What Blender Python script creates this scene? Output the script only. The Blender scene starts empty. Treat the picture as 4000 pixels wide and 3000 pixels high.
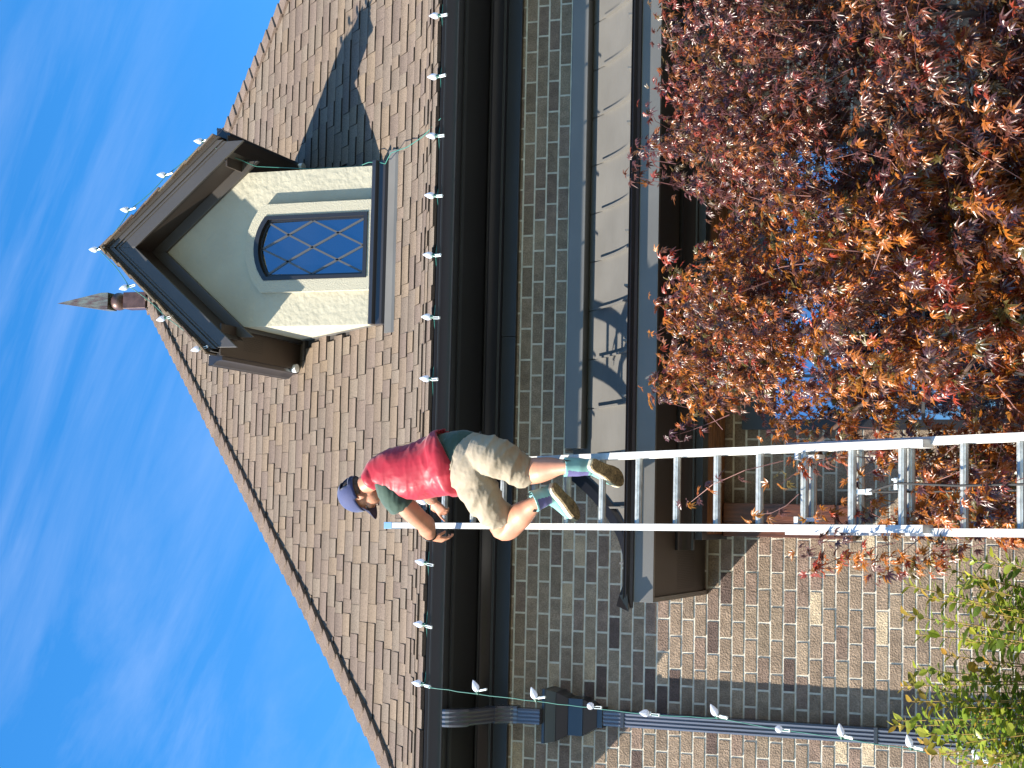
import bpy, bmesh, math, random
import numpy as np
from math import sin, cos, tan, pi, radians, sqrt, atan2
from mathutils import Vector as V, Matrix, noise
random.seed(7); rnd = random.Random(11)
S = bpy.context.scene
C = S.collection
# ------------------------------------------------------------------ camera
FPX = 6500.0
xc = V((82450, -1783, 6500)).normalized()
zc = V((-135, 17429, 6500)); zc = (zc - xc * zc.dot(xc)).normalized()
yc = -xc.cross(zc)
if yc.z < 0: yc = -yc
RW = Matrix((xc, yc, zc))                     # camera (right, up, forward) -> world
RT, UP, FW = RW @ V((1, 0, 0)), RW @ V((0, 1, 0)), RW @ V((0, 0, 1))
CAM = V((-0.83744005, -9.95104489, 1.6))
def ray(x, y): return RW @ V(((1500 - y) / FPX, -(x - 2000) / FPX, 1.0))
def P(x, y, Y):
    """world point seen at photograph pixel (x, y) on the plane of depth Y"""
    r = ray(x, y); return CAM + r * ((Y - CAM.y) / r.y)
def proj(p):
    q = RW.transposed() @ (V(p) - CAM); return (2000 - FPX * q.y / q.z, 1500 - FPX * q.x / q.z, q.z)
def ppm(p): return FPX / max(.1, (V(p) - CAM).dot(FW))
cd = bpy.data.cameras.new('camera'); cam = bpy.data.objects.new('camera', cd); C.objects.link(cam)
cd.sensor_width = 36; cd.lens = FPX * 36 / 4000; cd.clip_start = .1; cd.clip_end = 3000
mw = Matrix.Identity(4)
for i, a in enumerate((-UP, RT, -FW)):
    for k in range(3): mw[k][i] = a[k]
mw.translation = CAM; cam.matrix_world = mw
S.camera = cam
# ------------------------------------------------------------------ sky and sun
SUN = V((1.10, .56, -1.0)).normalized()      # direction the light travels
SUN_STRENGTH, SKY_STRENGTH, EXPOSURE = 5.0, .073, 1.55
w = bpy.data.worlds.new('World'); S.world = w; w.use_nodes = True
nt = w.node_tree; nt.nodes.clear()
N = nt.nodes.new; L = nt.links.new
sky = N('ShaderNodeTexSky'); sky.sky_type = 'NISHITA'; sky.sun_disc = False
sky.sun_elevation = math.asin(-SUN.z); sky.sun_rotation = atan2(-SUN.x, -SUN.y); sky.air_density = 1.0; sky.dust_density = .2; sky.ozone_density = 3.0
hsv = N('ShaderNodeHueSaturation'); hsv.inputs['Hue'].default_value = .500; hsv.inputs['Saturation'].default_value = 1.34; hsv.inputs['Value'].default_value = 1.52
L(sky.outputs[0], hsv.inputs['Color'])
tc = N('ShaderNodeTexCoord')
streak = (ray(100, 1750) - ray(700, 300)).normalized()
CLOUD_ROT = V((1, 0, 0)).rotation_difference(streak).to_euler()
mp = N('ShaderNodeMapping'); mp.vector_type = 'TEXTURE'; mp.inputs['Rotation'].default_value = CLOUD_ROT; mp.inputs['Scale'].default_value = (.8, .09, .09)
L(tc.outputs['Generated'], mp.inputs[0])
n1 = N('ShaderNodeTexNoise'); n1.inputs['Scale'].default_value = 1.5; n1.inputs['Detail'].default_value = 7; n1.inputs['Roughness'].default_value = .62; n1.inputs['Distortion'].default_value = .5
L(mp.outputs[0], n1.inputs[0])
n2 = N('ShaderNodeTexNoise'); n2.inputs['Scale'].default_value = 3.0; n2.inputs['Detail'].default_value = 3
L(tc.outputs['Generated'], n2.inputs[0])
mr = N('ShaderNodeMapRange'); mr.inputs[1].default_value = .45; mr.inputs[2].default_value = .78; mr.inputs[3].default_value = 0; mr.inputs[4].default_value = .33
L(n1.outputs[0], mr.inputs[0])
mr2 = N('ShaderNodeMapRange'); mr2.inputs[1].default_value = .42; mr2.inputs[2].default_value = .62
L(n2.outputs[0], mr2.inputs[0])
mm = N('ShaderNodeMath'); mm.operation = 'MULTIPLY'; L(mr.outputs[0], mm.inputs[0]); L(mr2.outputs[0], mm.inputs[1])
mx = N('ShaderNodeMixRGB'); L(mm.outputs[0], mx.inputs[0]); L(hsv.outputs[0], mx.inputs[1]); mx.inputs[2].default_value = (3.1, 4.0, 6.0, 1)
bg = N('ShaderNodeBackground'); bg.inputs[1].default_value = SKY_STRENGTH
L(mx.outputs[0], bg.inputs[0]); wo = N('ShaderNodeOutputWorld'); L(bg.outputs[0], wo.inputs[0])
sd = bpy.data.lights.new('sun', 'SUN'); sd.energy = SUN_STRENGTH; sd.angle = radians(.5); sd.color = (1.0, .92, .785)
so = bpy.data.objects.new('sun', sd); so.rotation_euler = SUN.to_track_quat('-Z', 'Y').to_euler(); so.location = (-6, -6, 12); C.objects.link(so)
S.view_settings.view_transform = 'Standard'; S.view_settings.look = 'None'; S.view_settings.gamma = 1
S.view_settings.use_curve_mapping = False; S.view_settings.exposure = EXPOSURE
S.render.engine = 'CYCLES'

# ------------------------------------------------------------------ materials
def mat(name, col, rough=.6, metal=0, spec=.5, var=0, vscale=8, stretch=(1, 1, 1), bump=0, bscale=60, bdist=.01, col2=None, attr=None, objcol=False, grain=0, gscale=400, coat=0, transl=None, sheen=0, gstretch=(1,1,1)):
    m = bpy.data.materials.new(name); m.use_nodes = True
    t = m.node_tree; b = t.nodes['Principled BSDF']; n = t.nodes.new; l = t.links.new
    b.inputs['Roughness'].default_value = rough; b.inputs['Metallic'].default_value = metal
    b.inputs['Specular IOR Level'].default_value = spec; b.inputs['Coat Weight'].default_value = coat
    b.inputs['Sheen Weight'].default_value = sheen
    tcn = n('ShaderNodeNewGeometry').outputs['Position']
    src = None
    if attr:
        a = n('ShaderNodeAttribute'); a.attribute_name = attr; src = a.outputs['Color']
    elif objcol:
        a = n('ShaderNodeObjectInfo'); src = a.outputs['Color']
    else:
        a = n('ShaderNodeRGB'); a.outputs[0].default_value = (*col, 1); src = a.outputs[0]
    def mixin(src, scale, stretch, lo, hi, amt, detail=4, c2=None):
        mpn = n('ShaderNodeMapping'); mpn.inputs['Scale'].default_value = stretch; l(tcn, mpn.inputs[0])
        nn = n('ShaderNodeTexNoise'); nn.inputs['Scale'].default_value = scale; nn.inputs['Detail'].default_value = detail; l(mpn.outputs[0], nn.inputs[0])
        r = n('ShaderNodeMapRange'); r.inputs[1].default_value = .35; r.inputs[2].default_value = .65; r.inputs[3].default_value = 0; r.inputs[4].default_value = 1
        l(nn.outputs[0], r.inputs[0])
        mxn = n('ShaderNodeMixRGB')
        if c2: mxn.inputs[2].default_value = (*c2, 1); mxn.blend_type = 'MIX'; mul = n('ShaderNodeMath'); mul.operation = 'MULTIPLY'; mul.inputs[1].default_value = amt; l(r.outputs[0], mul.inputs[0]); l(mul.outputs[0], mxn.inputs[0]); l(src, mxn.inputs[1])
        else:
            r.inputs[3].default_value = 1 - amt; r.inputs[4].default_value = 1 + amt
            mxn.blend_type = 'MULTIPLY'; mxn.inputs[0].default_value = 1; l(src, mxn.inputs[1])
            cmb = n('ShaderNodeCombineColor'); [l(r.outputs[0], cmb.inputs[i]) for i in range(3)]; l(cmb.outputs[0], mxn.inputs[2])
        return mxn.outputs[0]
    if var: src = mixin(src, vscale, stretch, 0, 1, var, c2=col2)
    if grain: src = mixin(src, gscale, gstretch, 0, 1, grain, detail=2)
    l(src, b.inputs['Base Color'])
    if bump:
        mpn = n('ShaderNodeMapping'); mpn.inputs['Scale'].default_value = stretch; l(tcn, mpn.inputs[0])
        nn = n('ShaderNodeTexNoise'); nn.inputs['Scale'].default_value = bscale; nn.inputs['Detail'].default_value = 5; l(mpn.outputs[0], nn.inputs[0])
        bn = n('ShaderNodeBump'); bn.inputs['Strength'].default_value = bump; bn.inputs['Distance'].default_value = bdist
        l(nn.outputs[0], bn.inputs['Height']); l(bn.outputs[0], b.inputs['Normal'])
    if transl:
        out = t.nodes['Material Output']; tr = n('ShaderNodeBsdfTranslucent'); ms = n('ShaderNodeMixShader'); ms.inputs[0].default_value = transl
        gm = n('ShaderNodeGamma'); gm.inputs[1].default_value = .75; l(src, gm.inputs[0]); l(gm.outputs[0], tr.inputs[0]); l(b.outputs[0], ms.inputs[1]); l(tr.outputs[0], ms.inputs[2]); l(ms.outputs[0], out.inputs[0])
    return m
M = {}
M['brick'] = mat('brick_clay', (.2, .13, .1), .9, objcol=True, spec=.2, var=.16, vscale=14, grain=.24, gscale=150, bump=1.0, bscale=95, bdist=.007)
M['brick_a'] = mat('brick_clay_wall', (.2, .13, .1), .9, attr='Col', spec=.2, var=.16, vscale=14, grain=.24, gscale=150, bump=1.0, bscale=95, bdist=.007)
M['mortar'] = mat('mortar', (.54, .50, .42), .95, spec=.1, var=.15, vscale=20, bump=.8, bscale=150, bdist=.004)
M['metal'] = mat('dark_bronze_metal', (.022, .023, .029), .28, spec=.55, var=.06, vscale=2, bump=.05, bscale=8)
M['metal_hood'] = mat('painted_grey_metal', (.115, .11, .102), .40, spec=.5, var=.08, vscale=3, bump=.06, bscale=9)
M['pipe'] = mat('downspout_metal', (.045, .048, .068), .26, spec=.7, var=.06, vscale=2)
M['trim'] = mat('dormer_trim_metal', (.062, .055, .050), .34, spec=.5, var=.06, vscale=2)
M['soffit_k'] = mat('black_soffit', (.014, .014, .016), .45)
M['soffit'] = mat('brown_soffit', (.042, .032, .026), .5, spec=.4, var=.06, vscale=3)
M['hole'] = mat('soffit_holes', (.012, .01, .009), .8)
M['stucco'] = mat('cream_stucco', (.41, .38, .295), .92, spec=.15, var=.06, vscale=3, bump=.38, bscale=26, bdist=.02)
M['stucco_fine'] = mat('cream_stucco_fine', (.42, .39, .305), .92, spec=.15, bump=.7, bscale=190, bdist=.008)
M['shingle'] = mat('asphalt_shingle', (.16, .12, .09), .93, objcol=True, spec=.15, grain=.5, gscale=260, bump=.6, bscale=300, bdist=.003)
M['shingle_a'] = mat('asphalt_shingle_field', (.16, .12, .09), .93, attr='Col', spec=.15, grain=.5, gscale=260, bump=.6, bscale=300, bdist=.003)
M['underlay'] = mat('roof_underlay', (.035, .03, .027), .95)
M['hip'] = mat('hip_cap_shingle', (.14, .105, .085), .93, objcol=False, spec=.15, var=.15, vscale=5, grain=.5, gscale=260, bump=.6, bscale=300, bdist=.003)
M['frame'] = mat('window_frame_black', (.015, .015, .018), .35)
M['muntin'] = mat('grey_leading', (.10, .095, .09), .4, metal=.3)
M['glass'] = mat('window_glass', (.01, .02, .05), .03, spec=1.0, metal=0)
def glassy(name, col, fac, gcol=(1, 1, 1)):
    m = bpy.data.materials.new(name); m.use_nodes = True; t = m.node_tree; t.nodes.clear(); n = t.nodes.new; l = t.links.new
    d = n('ShaderNodeBsdfDiffuse'); d.inputs[0].default_value = (*col, 1); g = n('ShaderNodeBsdfGlossy'); g.inputs[0].default_value = (*gcol, 1); g.inputs[1].default_value = .02
    ms = n('ShaderNodeMixShader'); ms.inputs[0].default_value = fac; l(d.outputs[0], ms.inputs[1]); l(g.outputs[0], ms.inputs[2]); o = n('ShaderNodeOutputMaterial'); l(ms.outputs[0], o.inputs[0]); return m
M['glass'] = glassy('window_glass_dark', (.003, .006, .016), .24, (.6, .8, 1))
M['glass_big'] = glassy('window_glass_low', (.004, .006, .012), .38, (.45, .68, 1))
M['wood'] = mat('stained_cedar', (.25, .105, .038), .45, var=.45, vscale=6, stretch=(1, 8, 8), bump=.2, bscale=20)
M['wood_v'] = mat('stained_cedar_post', (.095, .028, .010), .4, var=.4, vscale=6, stretch=(8, 8, 1), bump=.2, bscale=20)
M['copper'] = mat('weathered_copper', (.10, .06, .055), .45, metal=.45, var=.55, vscale=9, stretch=(4, 4, .7), col2=(.20, .26, .22), bump=.2, bscale=20)
M['copper_b'] = mat('brown_copper', (.09, .05, .042), .42, metal=.4, var=.3, vscale=14, bump=.1, bscale=20)
M['alu'] = mat('ladder_aluminium', (.56, .555, .53), .45, metal=.3, var=.12, vscale=14, stretch=(1, 1, 1), bump=.1, bscale=50)
M['alu_r'] = mat('rung_aluminium', (.40, .42, .41), .45, metal=.5, var=.18, vscale=25, bump=.2, bscale=60)
M['blue_cap'] = mat('blue_plastic', (.13, .24, .38), .4)
M['rope'] = mat('black_rope', (.02, .02, .02), .8)
M['bulb'] = mat('clear_bulb', (.72, .76, .86), .12, spec=.9, transl=.4)
M['clip'] = mat('white_clip', (.78, .84, .86), .3, transl=.25)
M['green'] = mat('green_socket', (.006, .07, .045), .4)
M['cord'] = mat('green_cord', (.03, .16, .13), .5)
M['skin'] = mat('skin', (.44, .20, .125), .5, spec=.4, var=.13, vscale=11, col2=None, bump=.12, bscale=70, bdist=.004)
M['hair'] = mat('brown_hair', (.05, .028, .018), .75, var=.4, vscale=60, stretch=(1, 1, .3), bump=.6, bscale=150, bdist=.006)
M['cap'] = mat('blue_cap_cloth', (.013, .024, .105), .75, sheen=.3, bump=.5, bscale=260, bdist=.004)
M['cap_d'] = mat('navy_brim', (.012, .014, .045), .8)
M['vest'] = mat('red_vest_nylon', (.28, .0025, .016), .48, spec=.35, sheen=.2, bump=.12, bscale=30, bdist=.01)
M['shirt'] = mat('green_tshirt', (.022, .05, .035), .85, sheen=.2, bump=.2, bscale=40)
M['shorts'] = mat('khaki_cotton', (.285, .235, .172), .88, var=.05, vscale=5, bump=.25, bscale=35, bdist=.01)
M['boot'] = mat('teal_rubber', (.16, .34, .33), .45, var=.2, vscale=9, bump=.1, bscale=30)
M['gore'] = mat('purple_elastic', (.10, .09, .22), .8, bump=.3, bscale=200)
M['sole_w'] = mat('cream_midsole', (.62, .56, .42), .7, var=.15, vscale=30)
M['sole_b'] = mat('brown_outsole', (.17, .12, .06), .9, var=.35, vscale=30, grain=.4, gscale=120, bump=.9, bscale=110, bdist=.006)
M['tab'] = mat('pull_tab', (.015, .015, .015), .7)
M['band'] = mat('wrist_band', (.012, .012, .014), .5)
M['bark'] = mat('maple_bark', (.075, .045, .035), .85, var=.3, vscale=20, stretch=(1, 1, .3), bump=.5, bscale=60)
M['twig'] = mat('maple_twig', (.22, .09, .08), .6)
M['leaf'] = mat('maple_leaf', (.2, .05, .02), .34, attr='Col', spec=.8, transl=.42, coat=.3)
M['leaf_o'] = mat('maple_leaf_single', (.2, .05, .02), .34, objcol=True, spec=.8, transl=.42, coat=.3)
M['stem'] = mat('shrub_stem', (.24, .15, .035), .6)
M['sleaf'] = mat('shrub_leaf', (.1, .15, .03), .4, attr='Col', spec=.5, transl=.4)
M['sleaf_o'] = mat('shrub_leaf_single', (.1, .15, .03), .4, objcol=True, spec=.5, transl=.4)
M['grass'] = mat('lawn', (.05, .08, .02), .95, var=.35, vscale=3, bump=.6, bscale=60)
M['dirt'] = mat('mulch', (.06, .035, .02), .95, var=.35, vscale=12, bump=.8, bscale=60)
M['bounce_pave'] = mat('bounce_concrete', (.16, .145, .13), .9, var=.1, vscale=3)

# ------------------------------------------------------------------ mesh helpers
class MB:
    def __init__(s): s.v = []; s.f = []; s.c = []; s.mi = []
    def add(s, vs, fs, col=None, mi=0):
        o = len(s.v); s.v += [tuple(p) for p in vs]; s.f += [tuple(i + o for i in f) for f in fs]
        s.mi += [mi] * len(fs)
        s.c += ([col] * len(vs) if not isinstance(col, list) else col)
        return s
    def box(s, x0, x1, y0, y1, z0, z1, col=None, mi=0):
        return s.add([(x, y, z) for x in (x0, x1) for y in (y0, y1) for z in (z0, z1)], BOXF, col, mi)
    def prism(s, prof, a, b, axis='x', col=None, mi=0, caps=True):
        """profile of (p,q) points extruded from a to b; axis x: (y,z)"""
        n = len(prof)
        if axis == 'x': vs = [(a, p, q) for p, q in prof] + [(b, p, q) for p, q in prof]
        elif axis == 'y': vs = [(p, a, q) for p, q in prof] + [(p, b, q) for p, q in prof]
        else: vs = [(p, q, a) for p, q in prof] + [(p, q, b) for p, q in prof]
        fs = [(i, (i + 1) % n, n + (i + 1) % n, n + i) for i in range(n)]
        if caps: fs += [tuple(range(n))[::-1], tuple(range(n, 2 * n))]
        return s.add(vs, fs, col, mi)
    def obox(s, c, ax, ay, az, hx, hy, hz, col=None, mi=0):
        c = V(c); return s.add([c + ax * i * hx + ay * j * hy + az * k * hz for i in (-1, 1) for j in (-1, 1) for k in (-1, 1)], BOXF, col, mi)
    def tube(s, pts, r, n=8, col=None, mi=0, cap=True):
        pts = [V(p) for p in pts]; rr = r if isinstance(r, (list, tuple)) else [r] * len(pts)
        vs = []; prev = None
        for i, p in enumerate(pts):
            t = (pts[min(i + 1, len(pts) - 1)] - pts[max(i - 1, 0)]).normalized()
            if prev is None:
                a = t.orthogonal().normalized()
            else:
                a = (prev - t * prev.dot(t)).normalized()
            prev = a; b = t.cross(a)
            vs += [p + (a * cos(2 * pi * k / n) + b * sin(2 * pi * k / n)) * rr[i] for k in range(n)]
        fs = [(i * n + k, i * n + (k + 1) % n, (i + 1) * n + (k + 1) % n, (i + 1) * n + k) for i in range(len(pts) - 1) for k in range(n)]
        if cap: fs += [tuple(range(n))[::-1], tuple(range((len(pts) - 1) * n, len(pts) * n))]
        return s.add(vs, fs, col, mi)
    def rings(s, secs, n=28, cap=True, col=None, mi=0, power=1.0):
        """secs: (center, axis_a, axis_b) with axes already scaled"""
        vs = []
        for c, a, b in secs:
            for k in range(n):
                t = 2 * pi * k / n; ca, sa = cos(t), sin(t)
                if power != 1: ca = math.copysign(abs(ca) ** power, ca); sa = math.copysign(abs(sa) ** power, sa)
                vs.append(V(c) + V(a) * ca + V(b) * sa)
        m = len(secs)
        fs = [(i * n + k, i * n + (k + 1) % n, (i + 1) * n + (k + 1) % n, (i + 1) * n + k) for i in range(m - 1) for k in range(n)]
        if cap: fs += [tuple(range(n))[::-1], tuple(range((m - 1) * n, m * n))]
        return s.add(vs, fs, col, mi)
    def ball(s, c, ax, ay, az, n=16, m=10, col=None, mi=0):
        secs = []
        for i in range(m + 1):
            t = -pi / 2 + pi * i / m; t = max(-pi / 2 + .05, min(pi / 2 - .05, t))
            secs.append((V(c) + V(az) * sin(t), V(ax) * cos(t), V(ay) * cos(t)))
        return s.rings(secs, n, True, col, mi)
    def mesh(s, name, smooth=False):
        me = bpy.data.meshes.new(name); me.from_pydata(s.v, [], s.f)
        if any(c is not None for c in s.c):
            at = me.color_attributes.new('Col', 'FLOAT_COLOR', 'POINT')
            at.data.foreach_set('color', np.array([(*c, 1) if c is not None else (.2, .2, .2, 1) for c in s.c], dtype=np.float32).ravel())
        if any(s.mi): me.polygons.foreach_set('material_index', s.mi)
        if smooth: me.polygons.foreach_set('use_smooth', [True] * len(me.polygons))
        me.update(); return me
TF0 = [(0, 1, 2, 3), (7, 6, 5, 4), (0, 4, 5, 1), (1, 5, 6, 2), (2, 6, 7, 3), (3, 7, 4, 0)]
BOXF = [(0, 1, 3, 2), (4, 6, 7, 5), (0, 4, 5, 1), (2, 3, 7, 6), (0, 2, 6, 4), (1, 5, 7, 3)]
def fixn(me):
    bm = bmesh.new(); bm.from_mesh(me); bmesh.ops.recalc_face_normals(bm, faces=bm.faces); bm.to_mesh(me); bm.free()
def link(name, me, mats, parent=None, **kw):
    o = bpy.data.objects.new(name, me); C.objects.link(o)
    if me and mats and not me.materials:
        for m in (mats if isinstance(mats, (list, tuple)) else [mats]): me.materials.append(M[m] if isinstance(m, str) else m)
    if parent: o.parent = parent
    for k, v in kw.items():
        if v: o[k] = v
    return o
def obj(name, mb, mats, parent=None, smooth=False, bevel=0, auto=False, **kw):
    me = mb.mesh(name, smooth); fixn(me)
    o = link(name, me, mats, parent, **kw)
    if bevel:
        md = o.modifiers.new('bevel', 'BEVEL'); md.width = bevel; md.segments = 2; md.limit_method = 'ANGLE'; md.angle_limit = radians(35)
        for p in me.polygons: p.use_smooth = True
        o.modifiers.new('wn', 'WEIGHTED_NORMAL').keep_sharp = True
    return o
def empty(name, label, cat, loc=(0, 0, 0), group=None):
    o = bpy.data.objects.new(name, None); C.objects.link(o); o.location = loc
    o['label'] = label; o['category'] = cat
    if group: o['group'] = group
    return o
# things whose origin is at the base: parts are modelled in world space, so their parent inverse is set
def base_at(root, loc):
    root.location = loc
def child(o, root):
    o.parent = root; o.matrix_parent_inverse = Matrix.Translation(-V(root.location))

# ------------------------------------------------------------------ ground
g = MB(); g.add([(-400, -400, 0), (400, -400, 0), (400, 900, 0), (-400, 900, 0)], [(0, 1, 2, 3)])
obj('lawn', g, 'grass', kind='structure')
g = MB(); g.add([(-6, -3.6, .004), (6, -3.6, .004), (6, .0, .004), (-6, .0, .004)], [(0, 1, 2, 3)])
obj('planting_bed', g, 'dirt', kind='structure')
g = MB(); g.box(-11, 9, -16, -3.6, -.1, .03); obj('bounce_slab', g, 'bounce_pave', kind='structure')  # unseen concrete slab added over the lawn for warm, neutral bounce light

# ================================================================== HOUSE
house = empty('brick_house', 'brown brick house with a steep shingled hip roof, dark gutters and one cream dormer', 'house', (0, 0, 0))
XL, XR = -3.26, 5.41        # eave corners
APX = 1.085
# ---- brick wall
PZ, PX = .0777, .2005; Z0 = 5.273
wall = MB(); wall.box(XL + .62, XR - .6, .0028, .22, 0, 5.45)
wall = obj('wall', wall, 'mortar', house)
def brick_col(cz, k, jx):
    r = rnd.random(); b = rnd.uniform(.82, 1.15)
    base = V((.216, .161, .118)) if r < .64 else (V((.192, .136, .106)) if r < .86 else V((.244, .186, .134)))
    return tuple(base * b)
special = {}
def mark(x, y, col):
    p = P(x, y, 0); k = int((Z0 + PZ * 1 - p.z) / PZ); off = 0 if k % 2 else .5
    j = math.floor((p.x + 1.249) / PX + off) ; special[(k, j)] = col
def k7(a, b): return (1600 + .5425 * a, 2100 + .5425 * b)
def k8(a, b): return (2800 + .6027 * a, 2000 + .6027 * b)
TAN, LT, DK = (.36, .27, .18), (.44, .35, .24), (.10, .07, .06)
for q in [(1235, 110), (1150, 60), (1140, 440), (1050, 990), (1310, 960), (770, 1560), (1290, 1450)]: mark(*k7(*q), TAN)
for q in [(655, 610), (1075, 740), (985, 220), (815, 1570), (985, 1570)]: mark(*k8(*q), LT)
for q in [(475, 1100), (60, 500), (475, 1040)]: mark(*k8(*q), DK)
for q in [(1730, 980), (1910, 1050), (1400, 980), (2190, 720), (2190, 800), (2190, 1500), (1300, 1180), (1820, 1150), (1480, 620), (1640, 1590)]: mark(*k7(*q), DK)
bricks = []
bxl, bxr = XL + .62, XR - .6
for k in range(0, 68):
    z1 = Z0 + PZ - k * PZ - .005; z0 = z1 - PZ + .0130
    off = 0 if k % 2 else .5
    for j in range(-12, 32):
        x0 = -1.249 + (j - off) * PX + .006; x1 = x0 + PX - .0130
        if x1 < bxl or x0 > bxr: continue
        x0 = max(x0, bxl); x1 = min(x1, bxr)
        if x1 - x0 < .02: continue
        bricks.append((x0, x1, z0, z1, special.get((k, j), None) or brick_col(k, j, x0)))
def vis(b):
    cx, cz = (b[0] + b[1]) / 2, (b[2] + b[3]) / 2; X, Y, d = proj((cx, 0, cz))
    if not (-40 < X < 4040 and -40 < Y < 3040): return 1e9
    if cz > 4.0 and cx > -1.25 and cz < 4.88: return 1e8 + d       # behind the hood
    if cz < 4.04 and cx > -.45: return 1e8 + d          # behind the tree
    return d - (0 if cx < -.9 else -1)
order = sorted(range(len(bricks)), key=lambda i: vis(bricks[i])); single = set(order[:300])
vari = []
for q in range(10):
    m = MB(); j = lambda a: rnd.uniform(-a, a)
    vs = [(x + j(.0022), 0 if y else -.0015 + j(.0015), z + j(.0018)) for x in (-.5, .5) for y in (0, 1) for z in (-.5, .5)]
    vs = [(a * 1.0, b if b else .03, c) for a, b, c in vs]
    m.add(vs, BOXF); me = m.mesh('brick'); fixn(me); me.materials.append(M['brick']); vari.append(me)
st = MB()
for i, (x0, x1, z0, z1, c) in enumerate(bricks):
    if i in single:
        o = bpy.data.objects.new('brick', vari[i % 10]); C.objects.link(o); o.parent = wall
        o.location = ((x0 + x1) / 2, rnd.uniform(-.0012, .0008), (z0 + z1) / 2); o.scale = (x1 - x0, 1, z1 - z0)
        o.rotation_euler = (rnd.uniform(-.012, .012), 0, rnd.uniform(-.006, .006)); o.color = (*c, 1)
    else:
        y = rnd.uniform(-.0028, -.0004); st.box(x0, x1, y, .03, z0, z1, c)
obj('bricks', st, 'brick_a', wall, kind='stuff')
# rest of the shell so that the house is whole from the side
sh = MB(); sh.box(XL + .62, XL + .82, .22, 8.0, 0, 5.45); sh.box(XR - .8, XR - .6, .22, 8.0, 0, 5.45); sh.box(XL + .62, XR - .6, 8.0, 8.2, 0, 5.45)
obj('side_wall', sh, 'brick_a' if False else 'mortar', house)

# ---- main roof: flared pyramid; height as a function of the distance in from the eave
EXPO = .137
slopes = [38, 31, 33, 39, 42, 44.5, 47, 48.5, 49.5] + [50] * 60
prof = [(0.0, 0.0)]
for a in slopes:
    d, h = prof[-1]; prof.append((d + EXPO * cos(radians(a)), h + EXPO * sin(radians(a))))
EY = -.665
EZ0 = 5.600
HALF = 3.59 - EY
XLe, XRe = APX - HALF, APX + HALF
def hgt(d):
    for (d0, h0), (d1, h1) in zip(prof, prof[1:]):
        if d <= d1: return EZ0 + h0 + (h1 - h0) * (d - d0) / (d1 - d0)
    return EZ0 + prof[-1][1]
ROWS = [i for i in range(len(prof)) if prof[i][0] < HALF]
roof = MB(); cy = EY + HALF
def corner(sx, sy, d, lift=0): return (APX + sx * (HALF - d), cy + sy * (HALF - d), hgt(d) + lift)
for i in range(len(ROWS)):
    d0 = prof[i][0]; d1 = min(prof[i + 1][0], HALF - .0001)
    q = [(-1, -1), (1, -1), (1, 1), (-1, 1)]
    for a, b in zip(q, q[1:] + q[:1]):
        roof.add([corner(*a, d0, -.02), corner(*b, d0, -.02), corner(*b, d1, -.02), corner(*a, d1, -.02)], [(0, 1, 2, 3)])
roof = obj('roof', roof, 'underlay', house)
SH = [(.168, .125, .090), (.146, .109, .086), (.122, .090, .076), (.160, .130, .100), (.182, .134, .090), (.142, .113, .090)]
# dormer geometry
DL, DR, DC, DY, DZ0, DZE, DZP = .431, 1.519, .977, .20, 6.40, 7.457, 8.096
DS = (DZP - DZE) / (DC - DL)
def in_dormer(x, y): return DL < x < DR and y > DY + .02 and hgt(y - EY) < DZP - DS * abs(x - DC) + .05
tabs = []
def tabrow(face, i):
    d0, d1 = prof[i][0], min(prof[i + 1][0] + .02, HALF - .01)
    s0 = -(HALF - d0); e = HALF - d0; x = s0 + rnd.uniform(-.2, 0); up = rnd.random() < .5
    while x < e:
        wd = rnd.choice((.09, .12, .14, .17, .20, .24)) * rnd.uniform(.85, 1.15); x1 = x + wd
        lift = .017 if up else .0075; up = not up if rnd.random() < .85 else up
        a, b = max(x, s0), min(x1, e)
        if b - a > .015:
            m0 = max(a, -(HALF - d1)); m1 = min(b, HALF - d1)
            if m1 < m0 + .002: mid = (a + b) / 2; mid = max(-(HALF - d1), min(HALF - d1, mid)); m0, m1 = mid - .001, mid + .001
            c = V(rnd.choice(SH)).lerp(V((.146, .113, .090)), .5) * rnd.uniform(.94, 1.08)
            dd = .004 * rnd.uniform(-1, 1)
            tabs.append((face, a + .0012, b - .0012, m0 + .0012, m1 - .0012, d0 - .002 + dd, d1, lift, tuple(c), i))
        x = x1
for face in range(4):
    for i in range(len(ROWS) - 1): tabrow(face, i)
def tabverts(t):
    face, a, b, m0, m1, d0, d1, lift, c, i = t
    h0 = hgt(max(d0, 0)); h1 = hgt(d1); bt = -.006
    pts = [(a, d0, h0 + lift), (b, d0, h0 + lift), (m1, d1, h1 + .003), (m0, d1, h1 + .003),
           (a, d0 + .004, h0 + bt), (b, d0 + .004, h0 + bt), (m1, d1, h1 - .012), (m0, d1, h1 - .012), (a, d0 + .0002, h0 + lift - .0006), (b, d0 + .0002, h0 + lift - .0006)]
    ang = face * pi / 2; out = []
    for x, d, z in pts:
        X, Yv = x, -(HALF - d); out.append((APX + X * cos(ang) - Yv * sin(ang), cy + X * sin(ang) + Yv * cos(ang), z))
    return out
TF = [(0, 1, 2, 3), (7, 6, 5, 4), (8, 4, 5, 9), (9, 5, 6, 2), (2, 6, 7, 3), (3, 7, 4, 8)]
TC = (1.14, 1.14, .62, .62, .12, .12, .3, .3, .14, .14)  # butts near black: asphalt's own tone, deepened to carry each course's shadow line
front = []
rest = MB()
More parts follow.
